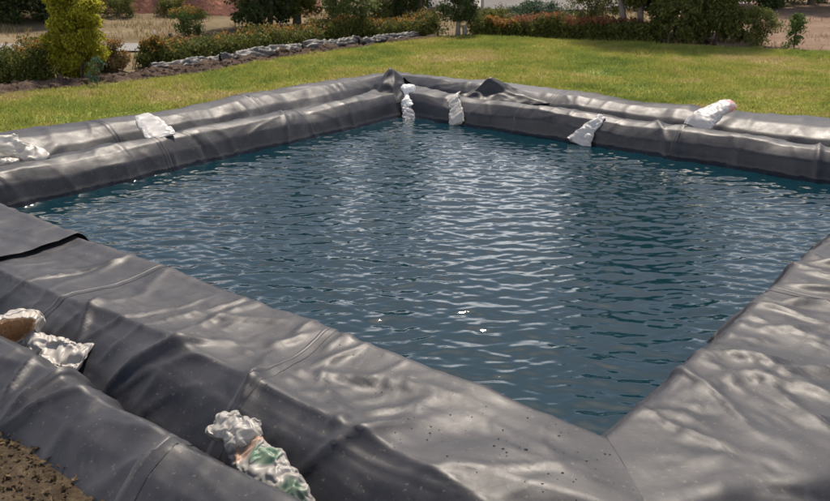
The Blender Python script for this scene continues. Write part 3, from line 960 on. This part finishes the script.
def tree(name, label, base, height, width, mat, seed, n=9000, leaf=0.06, clumps=70, trunk_h=0.3, trunk_r=0.05, bark=M_BARK, cat='tree', group=None,
         lean=(0, 0), low=0.25, shape='round', clump_r=0.2, accent=None, stems=1, aspect=0.5, cull=-0.22):
    r = np.random.default_rng(seed)
    bx, by = base
    bz = float(land(np.array([bx]), np.array([by]))[0]) + 0.0
    t = thing(name, (bx, by, bz), label, cat, group)
    H, Wd = height, width / 2
    # clump centres
    C = []
    k = 0
    while len(C) < clumps and k < 20000:
        k += 1
        h = r.uniform(low, 1.0)
        q = (h - low) / (1 - low)
        if shape == 'round': pr = math.sqrt(max(0, 1 - (2 * q - 0.9) ** 2 / 1.25))
        elif shape == 'cone': pr = 1.0 - 0.85 * q
        elif shape == 'egg': pr = (math.sin(math.pi * min(1, (q * 0.86 + 0.16))) ** 0.7)
        elif shape == 'vase': pr = 0.42 + 0.58 * math.sin(math.pi * min(1.0, 0.08 + q * 0.95)) ** 0.9
        else: pr = 0.75 + 0.25 * math.sin(q * 9 + seed)
        a_ = r.uniform(0, 2 * math.pi); rad = math.sqrt(r.random()) * pr
        if rad < 0.35 * pr and r.random() < 0.5: continue
        x_, y_ = rad * math.cos(a_) * Wd, rad * math.sin(a_) * Wd
        if noise3(x_ * 1.1 + seed, y_ * 1.1, h * H * 1.1) < cull: continue
        C.append((bx + x_ + lean[0] * h * H, by + y_ + lean[1] * h * H, bz + h * H))
    C = np.array(C)
    # trunk and limbs
    parts = []
    stem_tops = []
    for sidx in range(stems):
        ox, oy = (0, 0) if stems == 1 else r.normal(0, 0.12 * Wd, 2)
        top = np.array([bx + lean[0] * H * .8 + ox * 3, by + lean[1] * H * .8 + oy * 3, bz + H * 0.8])
        b0 = np.array([bx + ox, by + oy, bz - 0.04])
        ts = np.linspace(0, 1, 9)
        pts = b0 + (top - b0) * ts[:, None] + np.stack([np.sin(ts * 5 + seed + sidx) * 0.03 * H * ts, np.cos(ts * 4 + seed) * 0.03 * H * ts, 0 * ts], -1)
        parts.append(tube(pts, trunk_r * (1.35 * np.exp(-ts * 9) * 0.4 + 1.0 - 0.85 * ts) / (1 if stems == 1 else 1.4), 9))
        stem_tops.append(pts)
    for c in C[r.permutation(len(C))[:min(len(C), 34)]]:
        pts = stem_tops[r.integers(0, stems)]
        hz = np.clip((c[2] - bz) / H * 0.62, trunk_h * 0.6, 0.75)
        i = int(np.argmin(np.abs((pts[:, 2] - bz) / H - hz)))
        parts.append(limb(pts[i], c, trunk_r * 0.42 * (1 - 0.5 * hz), trunk_r * 0.06, r))
    v, f = join(parts)
    obj('trunk', v, f, bark, t)
    sp = clump_r * r.uniform(0.6, 1.35, len(C))
    nn = n if accent is None else int(n * 0.86)
    v, f = leaves(C, sp, nn, leaf, seed + 1, aspect=aspect)
    obj('crown', v, f, mat, t)
    if accent is not None:
        topc = C[np.argsort(-C[:, 2])[:max(4, len(C) // 3)]] + [0, 0, clump_r * 0.45]
        v, f = leaves(topc, clump_r * 0.8, n - nn, leaf, seed + 2, aspect=aspect)
        obj('young_leaves', v, f, accent, t)
    return t

def hedge(name, label, line, depth, height, mat, seed, n, leaf=0.035, accent=None, acc_n=0, hvar=0.25, cat='hedge', step=0.11, acc_sp=0.09):
    r = np.random.default_rng(seed)
    line = np.array(line, float)
    seg = np.linalg.norm(np.diff(line, axis=0), axis=1); cum = np.concatenate([[0], np.cumsum(seg)])
    c0 = line[len(line) // 2]
    t = thing(name, (c0[0], c0[1], GZ), label, cat)
    C, T, stems = [], [], []
    s = 0.0
    while s < cum[-1]:
        i = min(len(seg) - 1, np.searchsorted(cum, s, side='right') - 1)
        p = line[i] + (line[i + 1] - line[i]) * ((s - cum[i]) / seg[i])
        d = (line[i + 1] - line[i]) / seg[i]; nrm = np.array([-d[1], d[0]])
        if nrm[1] < 0: nrm = -nrm
        hv = height * (1 + hvar * 1.6 * noise3(s * 0.9, seed * 1.3) + hvar * 0.8 * noise3(s * 2.7, seed))
        for q in np.arange(0, depth, step * 1.05):
            for hh in np.arange(0.05, hv, step):
                jj = r.normal(0, step * .35, 3)
                C.append((*(p + nrm * (q + jj[0]) + d * jj[1]), GZ + hh + jj[2] * .6))
            T.append((*(p + nrm * q + d * r.normal(0, step * .4)), GZ + hv + r.uniform(-.02, .05)))
        if r.random() < 0.55:
            q = p + nrm * r.uniform(.1, depth * .8)
            stems.append(limb((*q, GZ - .03), (*(q + r.normal(0, .06, 2)), GZ + hv * .85), .011, .004, r))
        s += step
    for v, f in stems:
        obj('stem', v, f, M_BARK, t)
    v, f = leaves(C, step * 1.05, n, leaf, seed + 1)
    obj('foliage', v, f, mat, t)
    if accent is not None:
        T = np.array(T)
        keep = noise3(T[:, 0] * 1.3, T[:, 1] * 1.3, seed) > -0.2
        v, f = leaves(T[keep], acc_sp, acc_n, leaf, seed + 2, up=0.6)
        obj('young_leaves', v, f, accent, t)
    return t

# hedges
hedge('clipped_hedge', 'dark green clipped hedge with orange tips at far left', [(-8.2, 10.6), (-6.6, 11.5), (-5.7, 12.15), (-5.05, 12.6)], 0.75, 0.50, L_HEDGE, 41, 48000, 0.046, L_ORANGE, 1700, 0.18)
hedge('flowering_hedge', 'long low green hedge with orange tips behind the black plastic strip', [(-3.75, 14.1), (-2.9, 15.0), (-1.7, 16.6), (-0.6, 17.55), (0.55, 18.5)], 0.75, 0.36, L_HEDGE, 43, 52000, 0.05, L_ORANGE, 1900, 0.3)
hedge('rusty_hedge', 'rust-tipped hedge along the far edge of the lawn, right of centre', [(1.9, 18.15), (2.3, 18.0), (3.2, 17.6), (4.5, 17.0)], 0.8, 0.34, L_HEDGE, 45, 42000, 0.05, L_RUST, 4500, 0.3)
hedge('orange_shrub_row', 'bright orange shrubs at the gap beside the small dark tree', [(1.15, 18.5), (1.6, 18.3), (2.15, 18.05)], 0.5, 0.33, L_HEDGE, 46, 7000, 0.045, L_ORANGE, 4500, 0.3, 'shrub')
for i, (px, py, w_, h_, lab) in enumerate([(-4.62, 13.55, .62, .40, 'small green and orange shrub right of the yellow tree'), (-4.08, 13.85, .70, .42, 'middle small orange-tipped shrub between yellow tree and long hedge'), (-5.1, 13.2, .55, .42, 'low shrub tucked behind the yellow tree')]):
    tree('small_shrub', lab, (px, py), h_, w_, L_STRAW if i == 0 else L_HEDGE, 60 + i, 6500, 0.042, 60, 0.1, 0.012, M_BARK, 'shrub', 'small shrubs beside the soil bank', low=0.1, shape='block', clump_r=0.10, accent=L_ORANGE, stems=4)

# trees, left to right
tree('yellow_tree', 'young tree with bright yellow-green crown behind the left hedge', (-4.80, 12.60), 1.42, 0.80, L_YELLOW, 71, 22000, 0.05, 120, 0.25, 0.022, M_BARK, low=0.07, shape='vase', clump_r=0.12, stems=2, cull=-0.7)
tree('sapling', 'tiny blue-green sapling on the soil bank before the yellow tree', (-4.25, 11.75), 0.42, 0.26, L_BLUE, 72, 700, 0.03, 16, 0.2, 0.007, M_BARK, 'sapling', low=0.3, shape='egg', clump_r=0.06)
tree('dark_tree', 'dense dark tree at the top left corner of the picture', (-9.9, 21.4), 4.4, 2.4, L_DARK, 73, 30000, 0.095, 190, 0.2, 0.09, low=0.03, clump_r=0.32, group='dark trees behind the left hedge')
tree('dark_tree', 'dark tree left of the red hillside, second from the top left corner', (-8.55, 22.0), 4.0, 1.8, L_DARK, 74, 28000, 0.095, 170, 0.2, 0.08, low=0.03, clump_r=0.32, group='dark trees behind the left hedge')
tree('field_bush', 'round green bush with an orange patch near the dark post', (-4.75, 18.6), 0.5, 0.75, L_MID, 75, 3500, 0.045, 45, 0.1, 0.02, M_BARK, 'bush', low=0.05, shape='block', clump_r=0.12, stems=3, accent=L_ORANGE)
tree('spreading_tree', 'dark spreading tree right of the red hillside', (-3.45, 20.4), 4.0, 1.9, L_DARK, 76, 30000, 0.085, 170, 0.2, 0.075, low=0.05, clump_r=0.27, stems=3)
tree('spreading_tree', 'dark bushy tree between red hillside and pale slender tree', (-2.75, 20.9), 4.2, 1.9, L_OLIVE, 77, 30000, 0.085, 170, 0.2, 0.075, M_BARK, low=0.08, clump_r=0.27)
tree('slender_tree', 'slender pale green tree standing in the long hedge', (-1.30, 17.75), 1.75, 1.15, L_PALE, 78, 13000, 0.055, 85, 0.3, 0.03, M_BARKG, low=0.26, shape='egg', clump_r=0.15)
tree('field_bush', 'yellow-flecked low bush just right of the pale slender tree', (-0.72, 19.3), 0.62, 0.8, L_OLIVE, 79, 3200, 0.045, 40, 0.1, 0.02, M_BARK, 'bush', low=0.05, shape='block', clump_r=0.13, stems=3, accent=L_STRAW)
tree('broad_tree', 'dark broad tree right of the pale slender tree', (-0.45, 21.3), 4.0, 1.9, L_DARK, 80, 30000, 0.085, 170, 0.2, 0.08, low=0.06, clump_r=0.28)
tree('broad_tree', 'olive green tree left of the small dark tree', (0.10, 20.9), 2.4, 1.2, L_OLIVE, 81, 9000, 0.065, 80, 0.2, 0.06, low=0.05, clump_r=0.22)
tree('lawn_tree', 'small dark tree with bare trunk at the far tip of lawn', (0.88, 18.45), 1.55, 0.92, L_DARK, 82, 9000, 0.055, 60, 0.35, 0.045, M_BARKG, low=0.24, shape='egg', clump_r=0.15)
tree('field_bush', 'olive bush below the white greenhouse, right of lawn tree', (1.75, 20.6), 0.36, 1.5, L_OLIVE, 83, 5500, 0.05, 60, 0.1, 0.03, M_BARK, 'bush', low=0.03, shape='block', clump_r=0.17, stems=4)
tree('field_bush', 'grey-green bush below the middle of the white greenhouse', (2.75, 20.0), 0.55, 1.4, L_BLUE, 84, 5500, 0.05, 60, 0.1, 0.03, M_BARK, 'bush', low=0.03, shape='block', clump_r=0.17, stems=4)
tree('field_bush', 'dark bush at the right end of the white greenhouse', (3.85, 19.6), 0.95, 1.3, L_OLIVE, 85, 6500, 0.05, 70, 0.1, 0.03, M_BARK, 'bush', low=0.03, shape='block', clump_r=0.18, stems=4)
tree('grey_trunk_tree', 'tall olive tree with leaning grey trunk behind the rusty hedge', (4.62, 18.7), 4.8, 2.4, L_OLIVE, 86, 36000, 0.085, 200, 0.3, 0.085, M_BARKG, low=0.14, clump_r=0.26, lean=(-.10, 0), stems=2)
tree('grey_trunk_tree', 'tall olive tree with twin pale trunks left of the drooping tree', (5.45, 19.0), 5.0, 2.2, L_OLIVE, 87, 34000, 0.085, 190, 0.3, 0.08, M_BARKG, low=0.12, clump_r=0.25, lean=(.05, 0), stems=2)
tree('drooping_tree', 'drooping dark olive tree with foliage down to the lawn', (5.15, 17.4), 3.6, 1.25, L_OLIVE, 88, 32000, 0.065, 190, 0.1, 0.05, M_BARK, low=0.03, shape='block', clump_r=0.17, stems=3)
tree('drooping_tree', 'drooping olive tree at the right end of the tall trees', (5.85, 17.3), 3.4, 1.1, L_OLIVE, 89, 30000, 0.065, 180, 0.1, 0.05, M_BARK, low=0.02, shape='block', clump_r=0.17, stems=3)
tree('field_bush', 'round dark bush between the tall trees and the young tree', (6.38, 16.55), 0.66, 0.80, L_OLIVE, 90, 4200, 0.042, 55, 0.1, 0.02, M_BARK, 'bush', low=0.04, shape='block', clump_r=0.12, stems=4)
tree('young_tree', 'young bright green tree alone at the right edge of lawn', (6.80, 15.95), 0.62, 0.62, L_MID, 91, 1900, 0.045, 32, 0.2, 0.014, M_BARK, low=0.14, shape='cone', clump_r=0.09)
tree('far_tree', 'dark far tree beyond the brown field, left of three', (9.3, 24.2), 3.6, 2.6, L_DARK, 92, 15000, 0.09, 80, 0.2, 0.08, low=0.02, shape='block', clump_r=0.32, group='trees beyond the brown field')
tree('far_tree', 'dark far tree beyond the brown field, middle of three', (10.7, 24.4), 3.8, 2.4, L_DARK, 93, 15000, 0.09, 80, 0.2, 0.08, low=0.02, shape='block', clump_r=0.32, group='trees beyond the brown field')
tree('far_tree', 'yellowish far tree at the top right corner of the picture', (12.0, 24.2), 3.8, 2.4, L_PALE, 94, 14000, 0.09, 75, 0.2, 0.08, low=0.02, shape='block', clump_r=0.32, group='trees beyond the brown field')
for i, (bx, by, w_, h_, lab) in enumerate([(-7.35, 22.4, 1.0, .55, 'low scrub at the left foot of the red hillside'), (-6.15, 22.7, .8, .5, 'low scrub at the middle foot of the red hillside'), (-5.5, 22.5, .6, .55, 'low scrub at the right foot of the red hillside')]):
    tree('scrub_bush', lab, (bx, by), h_, w_, L_OLIVE, 100 + i, 2600, 0.05, 36, 0.1, 0.02, M_BARK, 'bush', 'scrub under the red hillside', low=0.05, shape='block', clump_r=0.14, stems=3)

# ------------------------------------------------------------------ soil bank, clods, plastic strips
line = np.array([(-8.6, 8.9), (-6.4, 10.85), (-5.3, 11.5), (-4.35, 12.25), (-3.75, 12.95), (-3.2, 13.6), (-2.3, 14.9), (-1.3, 16.2), (-0.3, 17.25), (0.4, 17.95)])
seg = np.linalg.norm(np.diff(line, axis=0), axis=1); cum = np.concatenate([[0], np.cumsum(seg)])
def along(s):
    s = np.asarray(s)
    x_ = np.interp(s, cum, line[:, 0]); y_ = np.interp(s, cum, line[:, 1])
    dx_ = np.interp(s + .2, cum, line[:, 0]) - np.interp(s - .2, cum, line[:, 0]); dy_ = np.interp(s + .2, cum, line[:, 1]) - np.interp(s - .2, cum, line[:, 1])
    l_ = np.hypot(dx_, dy_)
    return np.stack([x_, y_], -1), np.stack([-dy_ / l_, dx_ / l_], -1)
n, m = 420, 40
sv_, tv_ = np.linspace(0, cum[-1], n), np.linspace(-1, 1, m)
p, nr = along(sv_)
half = (0.48 + 0.12 * noise3(sv_ * 0.9, 3.0)) * np.interp(sv_, [0, 4, 7, 9, cum[-1]], [1.15, 1.1, .85, .6, .4])
xy = p[:, None] + nr[:, None] * (half[:, None] * tv_[None])[..., None]
hh = (1 - tv_[None] ** 2) * (0.10 + 0.05 * noise3(sv_ * 1.4, 9.0))[:, None]
hh = hh + (0.06 * fbm(xy[..., 0] * 3.5, xy[..., 1] * 3.5, 0, 4) + 0.03 * (1 - 2 * np.abs(noise3(xy[..., 0] * 8, xy[..., 1] * 8)))) * (1 - tv_[None] ** 4)
z = GZ - 0.02 + hh
tag(obj('soil_bank', np.concatenate([xy, z[..., None]], -1).reshape(-1, 3), grid_faces(n, m), M_SOIL), kind='structure')

def rocks(pts, rad, seed):
    r = np.random.default_rng(seed)
    ico = np.array([(0, 0, 1), (.89, 0, .45), (.28, .85, .45), (-.72, .53, .45), (-.72, -.53, .45), (.28, -.85, .45), (.72, .53, -.45), (-.28, .85, -.45), (-.89, 0, -.45), (-.28, -.85, -.45), (.72, -.53, -.45), (0, 0, -1)])
    fc = np.array([(0,1,2),(0,2,3),(0,3,4),(0,4,5),(0,5,1),(1,6,2),(2,7,3),(3,8,4),(4,9,5),(5,10,1),(2,6,7),(3,7,8),(4,8,9),(5,9,10),(1,10,6),(6,11,7),(7,11,8),(8,11,9),(9,11,10),(10,11,6)])
    V, F = [], []
    for i, (c, q) in enumerate(zip(pts, rad)):
        s = q * r.uniform(.6, 1.3, 3) * [1, 1, .7]
        V.append(ico * (1 + r.normal(0, .16, (12, 1))) * s + c); F.append(fc + 12 * i)
    return np.concatenate(V), np.concatenate(F)
r = np.random.default_rng(55)
k = 1500
si = r.integers(0, 330, k); ti = r.integers(2, m - 2, k)
pts = np.concatenate([xy[si, ti], z[si, ti][:, None]], -1)
v, f = rocks(pts, 0.010 + 0.06 * r.random(k) ** 4, 56)
tag(obj('soil_clods', v, f, M_SOIL, smooth=False), 'dark clods of turned soil on the bank below the hedges', 'soil', kind='stuff')

r = np.random.default_rng(58)
k = 700
sd_ = r.random(k) < .5
along_ = r.uniform(-1.5, 6.5, k); out_ = 1.30 + np.abs(r.normal(0, .10, k)) + .25 * np.clip(1.6 - along_, 0, 1.6) / 1.6
ka = np.where(sd_, LA + out_, along_); kb = np.where(sd_, along_, LB + out_)
pts = W(ka, kb, GZ + .03)
pts = np.concatenate([pts, np.stack([r.normal(.28, .16, 260), r.normal(11.55, .13, 260), GZ + .04 + .05 * r.random(260)], -1)])
v, f = rocks(pts, 0.006 + 0.030 * r.random(len(pts)) ** 4, 59)
tag(obj('bank_crumbs', v, f, M_SOIL, smooth=False), 'crumbs of brown soil along the lawn side of the far banks', 'soil', kind='stuff')

def plastic_strip(label, s0, s1, off, wid, hgt, seed):
    n_, m_ = max(20, int((s1 - s0) / 0.03)), 24
    s_ = np.linspace(s0, s1, n_); t_ = np.linspace(-1, 1, m_)
    p_, q_ = along(s_)
    S_, T_ = np.meshgrid(s_, t_, indexing='ij')
    wv = wid * (0.75 + 0.6 * noise3(S_ * 1.5, seed)) * np.clip(np.minimum(S_ - s0, s1 - S_) / 0.25, 0.25, 1)
    X_ = p_[:, None] + q_[:, None] * (off + 0.08 * noise3(S_ * 1.7, seed + 4) + wv * T_)[..., None]
    cr = 1 - 2.2 * np.abs(noise3(S_ * 4 + T_ * 0.5, T_ * 1.2 + seed, seed))
    cr2 = 1 - 2.2 * np.abs(noise3(S_ * 9, T_ * 2.3, seed + 5))
    Z_ = GZ + 0.05 + hgt * (1 - T_ ** 2) * (0.9 + 0.7 * noise3(S_ * 1.1, seed + 8)) + 0.055 * cr * (1 - .3 * T_ ** 2) + 0.022 * cr2 + 0.03 * (T_ > 0.8)
    o = obj('black_plastic_sheet', np.concatenate([X_, Z_[..., None]], -1).reshape(-1, 3), grid_faces(n_, m_), M_SCRAP)
    o.modifiers.new('thickness', 'SOLIDIFY').thickness = 0.004
    return tag(o, label, 'plastic sheet', 'crumpled black plastic along the hedge')
ch = lambda s_: cum[0] + s_
plastic_strip('short crumpled black plastic sheet on soil, nearest to the small shrubs', 6.35, 7.75, .22, .17, .07, 1.0)
plastic_strip('long crumpled black plastic sheet before the middle of the long hedge', 7.6, 9.55, .14, .19, .10, 3.0)
plastic_strip('crumpled black plastic sheet below the pale slender tree', 9.45, 10.9, .08, .17, .11, 5.0)
plastic_strip('far end piece of black plastic sheet near the lawn tip', 10.8, 12.4, .02, .15, .08, 9.0)

# posts
def post(name, label, x_, y_, h_, w_, mat, tilt=0.0, cat='post'):
    z0 = float(land(np.array([x_]), np.array([y_]))[0])
    pts = [(x_ + tilt * q * h_, y_, z0 - .05 + q * (h_ + .05)) for q in (0, .25, .5, .75, .97, 1.0)]
    v, f = tube(pts, [w_, w_ * .97, w_, w_ * .94, w_ * .95, w_ * .5], 8)
    v = v + 0.12 * w_ * np.stack([noise3(v[:, 0] * 30, v[:, 1] * 30, v[:, 2] * 14), noise3(v[:, 0] * 30 + 9, v[:, 1] * 30, v[:, 2] * 14), 0 * v[:, 0]], -1)
    v = np.concatenate([v, [(x_ + tilt * h_, y_, z0 + h_)]])
    nn = len(v) - 1
    faces = [tuple(q) for q in f] + [(nn - 8 + j, nn - 8 + (j + 1) % 8, nn) for j in range(8)]
    return tag(obj(name, v, faces, mat), label, cat)
post('fence_post', 'slim whitish post standing in the dry field', -4.86, 16.7, .30, .018, M_POSTW, .02)
post('timber_post', 'short thick dark timber post right of the whitish post', -4.53, 16.6, .25, .042, M_POSTD, -.06)
post('lawn_post', 'stout grey post at the far tip of the lawn', 1.02, 18.35, .24, .05, M_BARKG, .0)

# ------------------------------------------------------------------ greenhouse far behind the lawn
gh = thing('greenhouse', (4.7, 25.5, GZ), 'long white plastic greenhouse beyond the far hedge', 'greenhouse')
gx0, gx1, gy0, gy1, gh_ = 0.4, 9.4, 25.5, 32.0, 1.5
z0 = GZ - .2
nb = 6
bw = (gx1 - gx0) / nb
for i in range(nb):
    xa, xb = gx0 + i * bw + .04, gx0 + (i + 1) * bw - .04
    xs = np.linspace(xa, xb, 9)
    zs = np.linspace(z0, gh_, 7)
    X_, Z_ = np.meshgrid(xs, zs, indexing='ij')
    Y_ = gy0 + 0.03 * np.sin((X_ - xa) / (xb - xa) * np.pi) + 0.02 * noise3(X_ * 2, Z_ * 2)
    obj('wall_panel', np.stack([X_, Y_, Z_], -1).reshape(-1, 3), grid_faces(9, 7), M_FILM, gh)
    ang = np.linspace(0, np.pi, 14)
    ys = np.linspace(gy0, gy1, 8)
    A2, Y2 = np.meshgrid(ang, ys, indexing='ij')
    X2 = (xa + xb) / 2 - np.cos(A2) * (xb - xa) / 2; Z2 = gh_ + .02 + np.sin(A2) * .45
    obj('roof_vault', np.stack([X2, Y2, Z2], -1).reshape(-1, 3), grid_faces(14, 8), M_FILM, gh)
for i in range(nb + 1):
    xx = gx0 + i * bw
    v, f = tube([(xx, gy0 - .03, z0), (xx, gy0 - .03, 1.2), (xx, gy0 - .03, gh_)], [.045, .045, .045], 8)
    obj('frame_post', v, f, M_STEEL, gh)

# ------------------------------------------------------------------ grass and litter
r = np.random.default_rng(77)
poly = np.array(lawn_xy)
def inside_poly(x_, y_):
    c = np.zeros(len(x_), bool)
    for i in range(len(poly)):
        x1, y1 = poly[i]; x2, y2 = poly[i - 1]
        cond = ((y1 > y_) != (y2 > y_)) & (x_ < (x2 - x1) * (y_ - y1) / (y2 - y1 + 1e-12) + x1)
        c ^= cond
    return c
K = 900000
gx, gy = r.uniform(-9, 10.5, K), r.uniform(5.5, 18.5, K)
ok = inside_poly(gx + 0.12 * noise3(gx * 2.5, gy * 2.5), gy + 0.12 * noise3(gx * 2.5, gy * 2.5, 5)) & (pond_dist(gx, gy) > 1.18)
ok &= np.abs(gx) < 0.56 * gy + 0.6
ok &= (fbm(gx * 0.9, gy * 0.9, 2.0, 3) * 0.6 + r.random(K)) > 0.12
gx, gy = gx[ok], gy[ok]
n = len(gx)
hgt = (0.022 + 0.030 * r.random(n)) * (1 + 0.35 * noise3(gx * 0.8, gy * 0.8, 8))
# longer tufts along the edges
hgt = hgt * (1 + 0.9 * smooth(1.7, 1.3, pond_dist(gx, gy)) * (noise3(gx * 3, gy * 3) > 0.0) + 0.8 * (noise3(gx * 2.2, gy * 2.2, 21) > 0.42))
az = r.uniform(0, 2 * np.pi, n)
bw_ = 0.0045 + 0.004 * r.random(n)
lean = r.normal(0, 0.55, (n, 2)) * hgt[:, None]
base = np.stack([gx, gy, np.full(n, GZ + 0.042)], -1)
wv = np.stack([np.cos(az) * bw_, np.sin(az) * bw_, 0 * az], -1)
tip = base + np.concatenate([lean, hgt[:, None]], -1)
v = np.stack([base - wv, base + wv, tip], 1).reshape(-1, 3)
tag(obj('grass', v, np.arange(n * 3).reshape(n, 3), M_BLADE, smooth=False), 'short sunlit lawn grass with dry patches', 'grass', kind='stuff')

# weeds at the foot of the trees and in the field
K = 26000
gx, gy = r.uniform(-11, 12, K), r.uniform(13, 30, K)
ok = (~inside_poly(gx, gy)) & (np.abs(gx) < 0.56 * gy + 0.6) & (noise3(gx * 0.8, gy * 0.8, 3) > 0.0)
ok &= ~((gx < -4.6) & (gy > 15.5) & (gy < 17.1))
gx, gy = gx[ok], gy[ok]; n = len(gx)
hgt = 0.06 + 0.10 * r.random(n)
az = r.uniform(0, 2 * np.pi, n); bw_ = 0.008 + 0.006 * r.random(n)
base = np.stack([gx, gy, land(gx, gy)], -1)
wv = np.stack([np.cos(az) * bw_, np.sin(az) * bw_, 0 * az], -1)
tip = base + np.concatenate([r.normal(0, .4, (n, 2)) * hgt[:, None], hgt[:, None]], -1)
v = np.stack([base - wv, base + wv, tip], 1).reshape(-1, 3)
tag(obj('dry_weeds', v, np.arange(n * 3).reshape(n, 3), L_STRAW, smooth=False), 'straw-coloured weeds scattered over the fields behind the hedges', 'weeds', kind='stuff')

# leaf litter and pebbles on the soil at the foot of the near bank
K = 2600
a_ = -1.25 - 0.95 * r.random(K); b_ = r.uniform(0.8, 4.5, K)
C = W(a_, b_, GZ + .02 + 0.012 * r.random(K))
v, f = leaves(C, 0.01, K * 2, 0.022, 78, up=2.5, aspect=0.55)
M_LITTER = leaf_mat('dead_leaves', (0.04, 0.027, 0.016), (0.085, 0.058, 0.032), (0.17, 0.125, 0.07), 0.2, 0.8)
tag(obj('leaf_litter', v, f, M_LITTER, smooth=False), 'dead leaves on soil at the bottom left corner', 'leaf litter', kind='stuff')
K = 900
v, f = rocks(W(-1.25 - 0.9 * r.random(K), r.uniform(0.8, 4.5, K), GZ + .015), 0.004 + 0.016 * r.random(K) ** 3, 80)
tag(obj('pebbles', v, f, M_NEAR, smooth=False), 'small pebbles and soil crumbs at the bottom left corner', 'pebbles', kind='stuff')
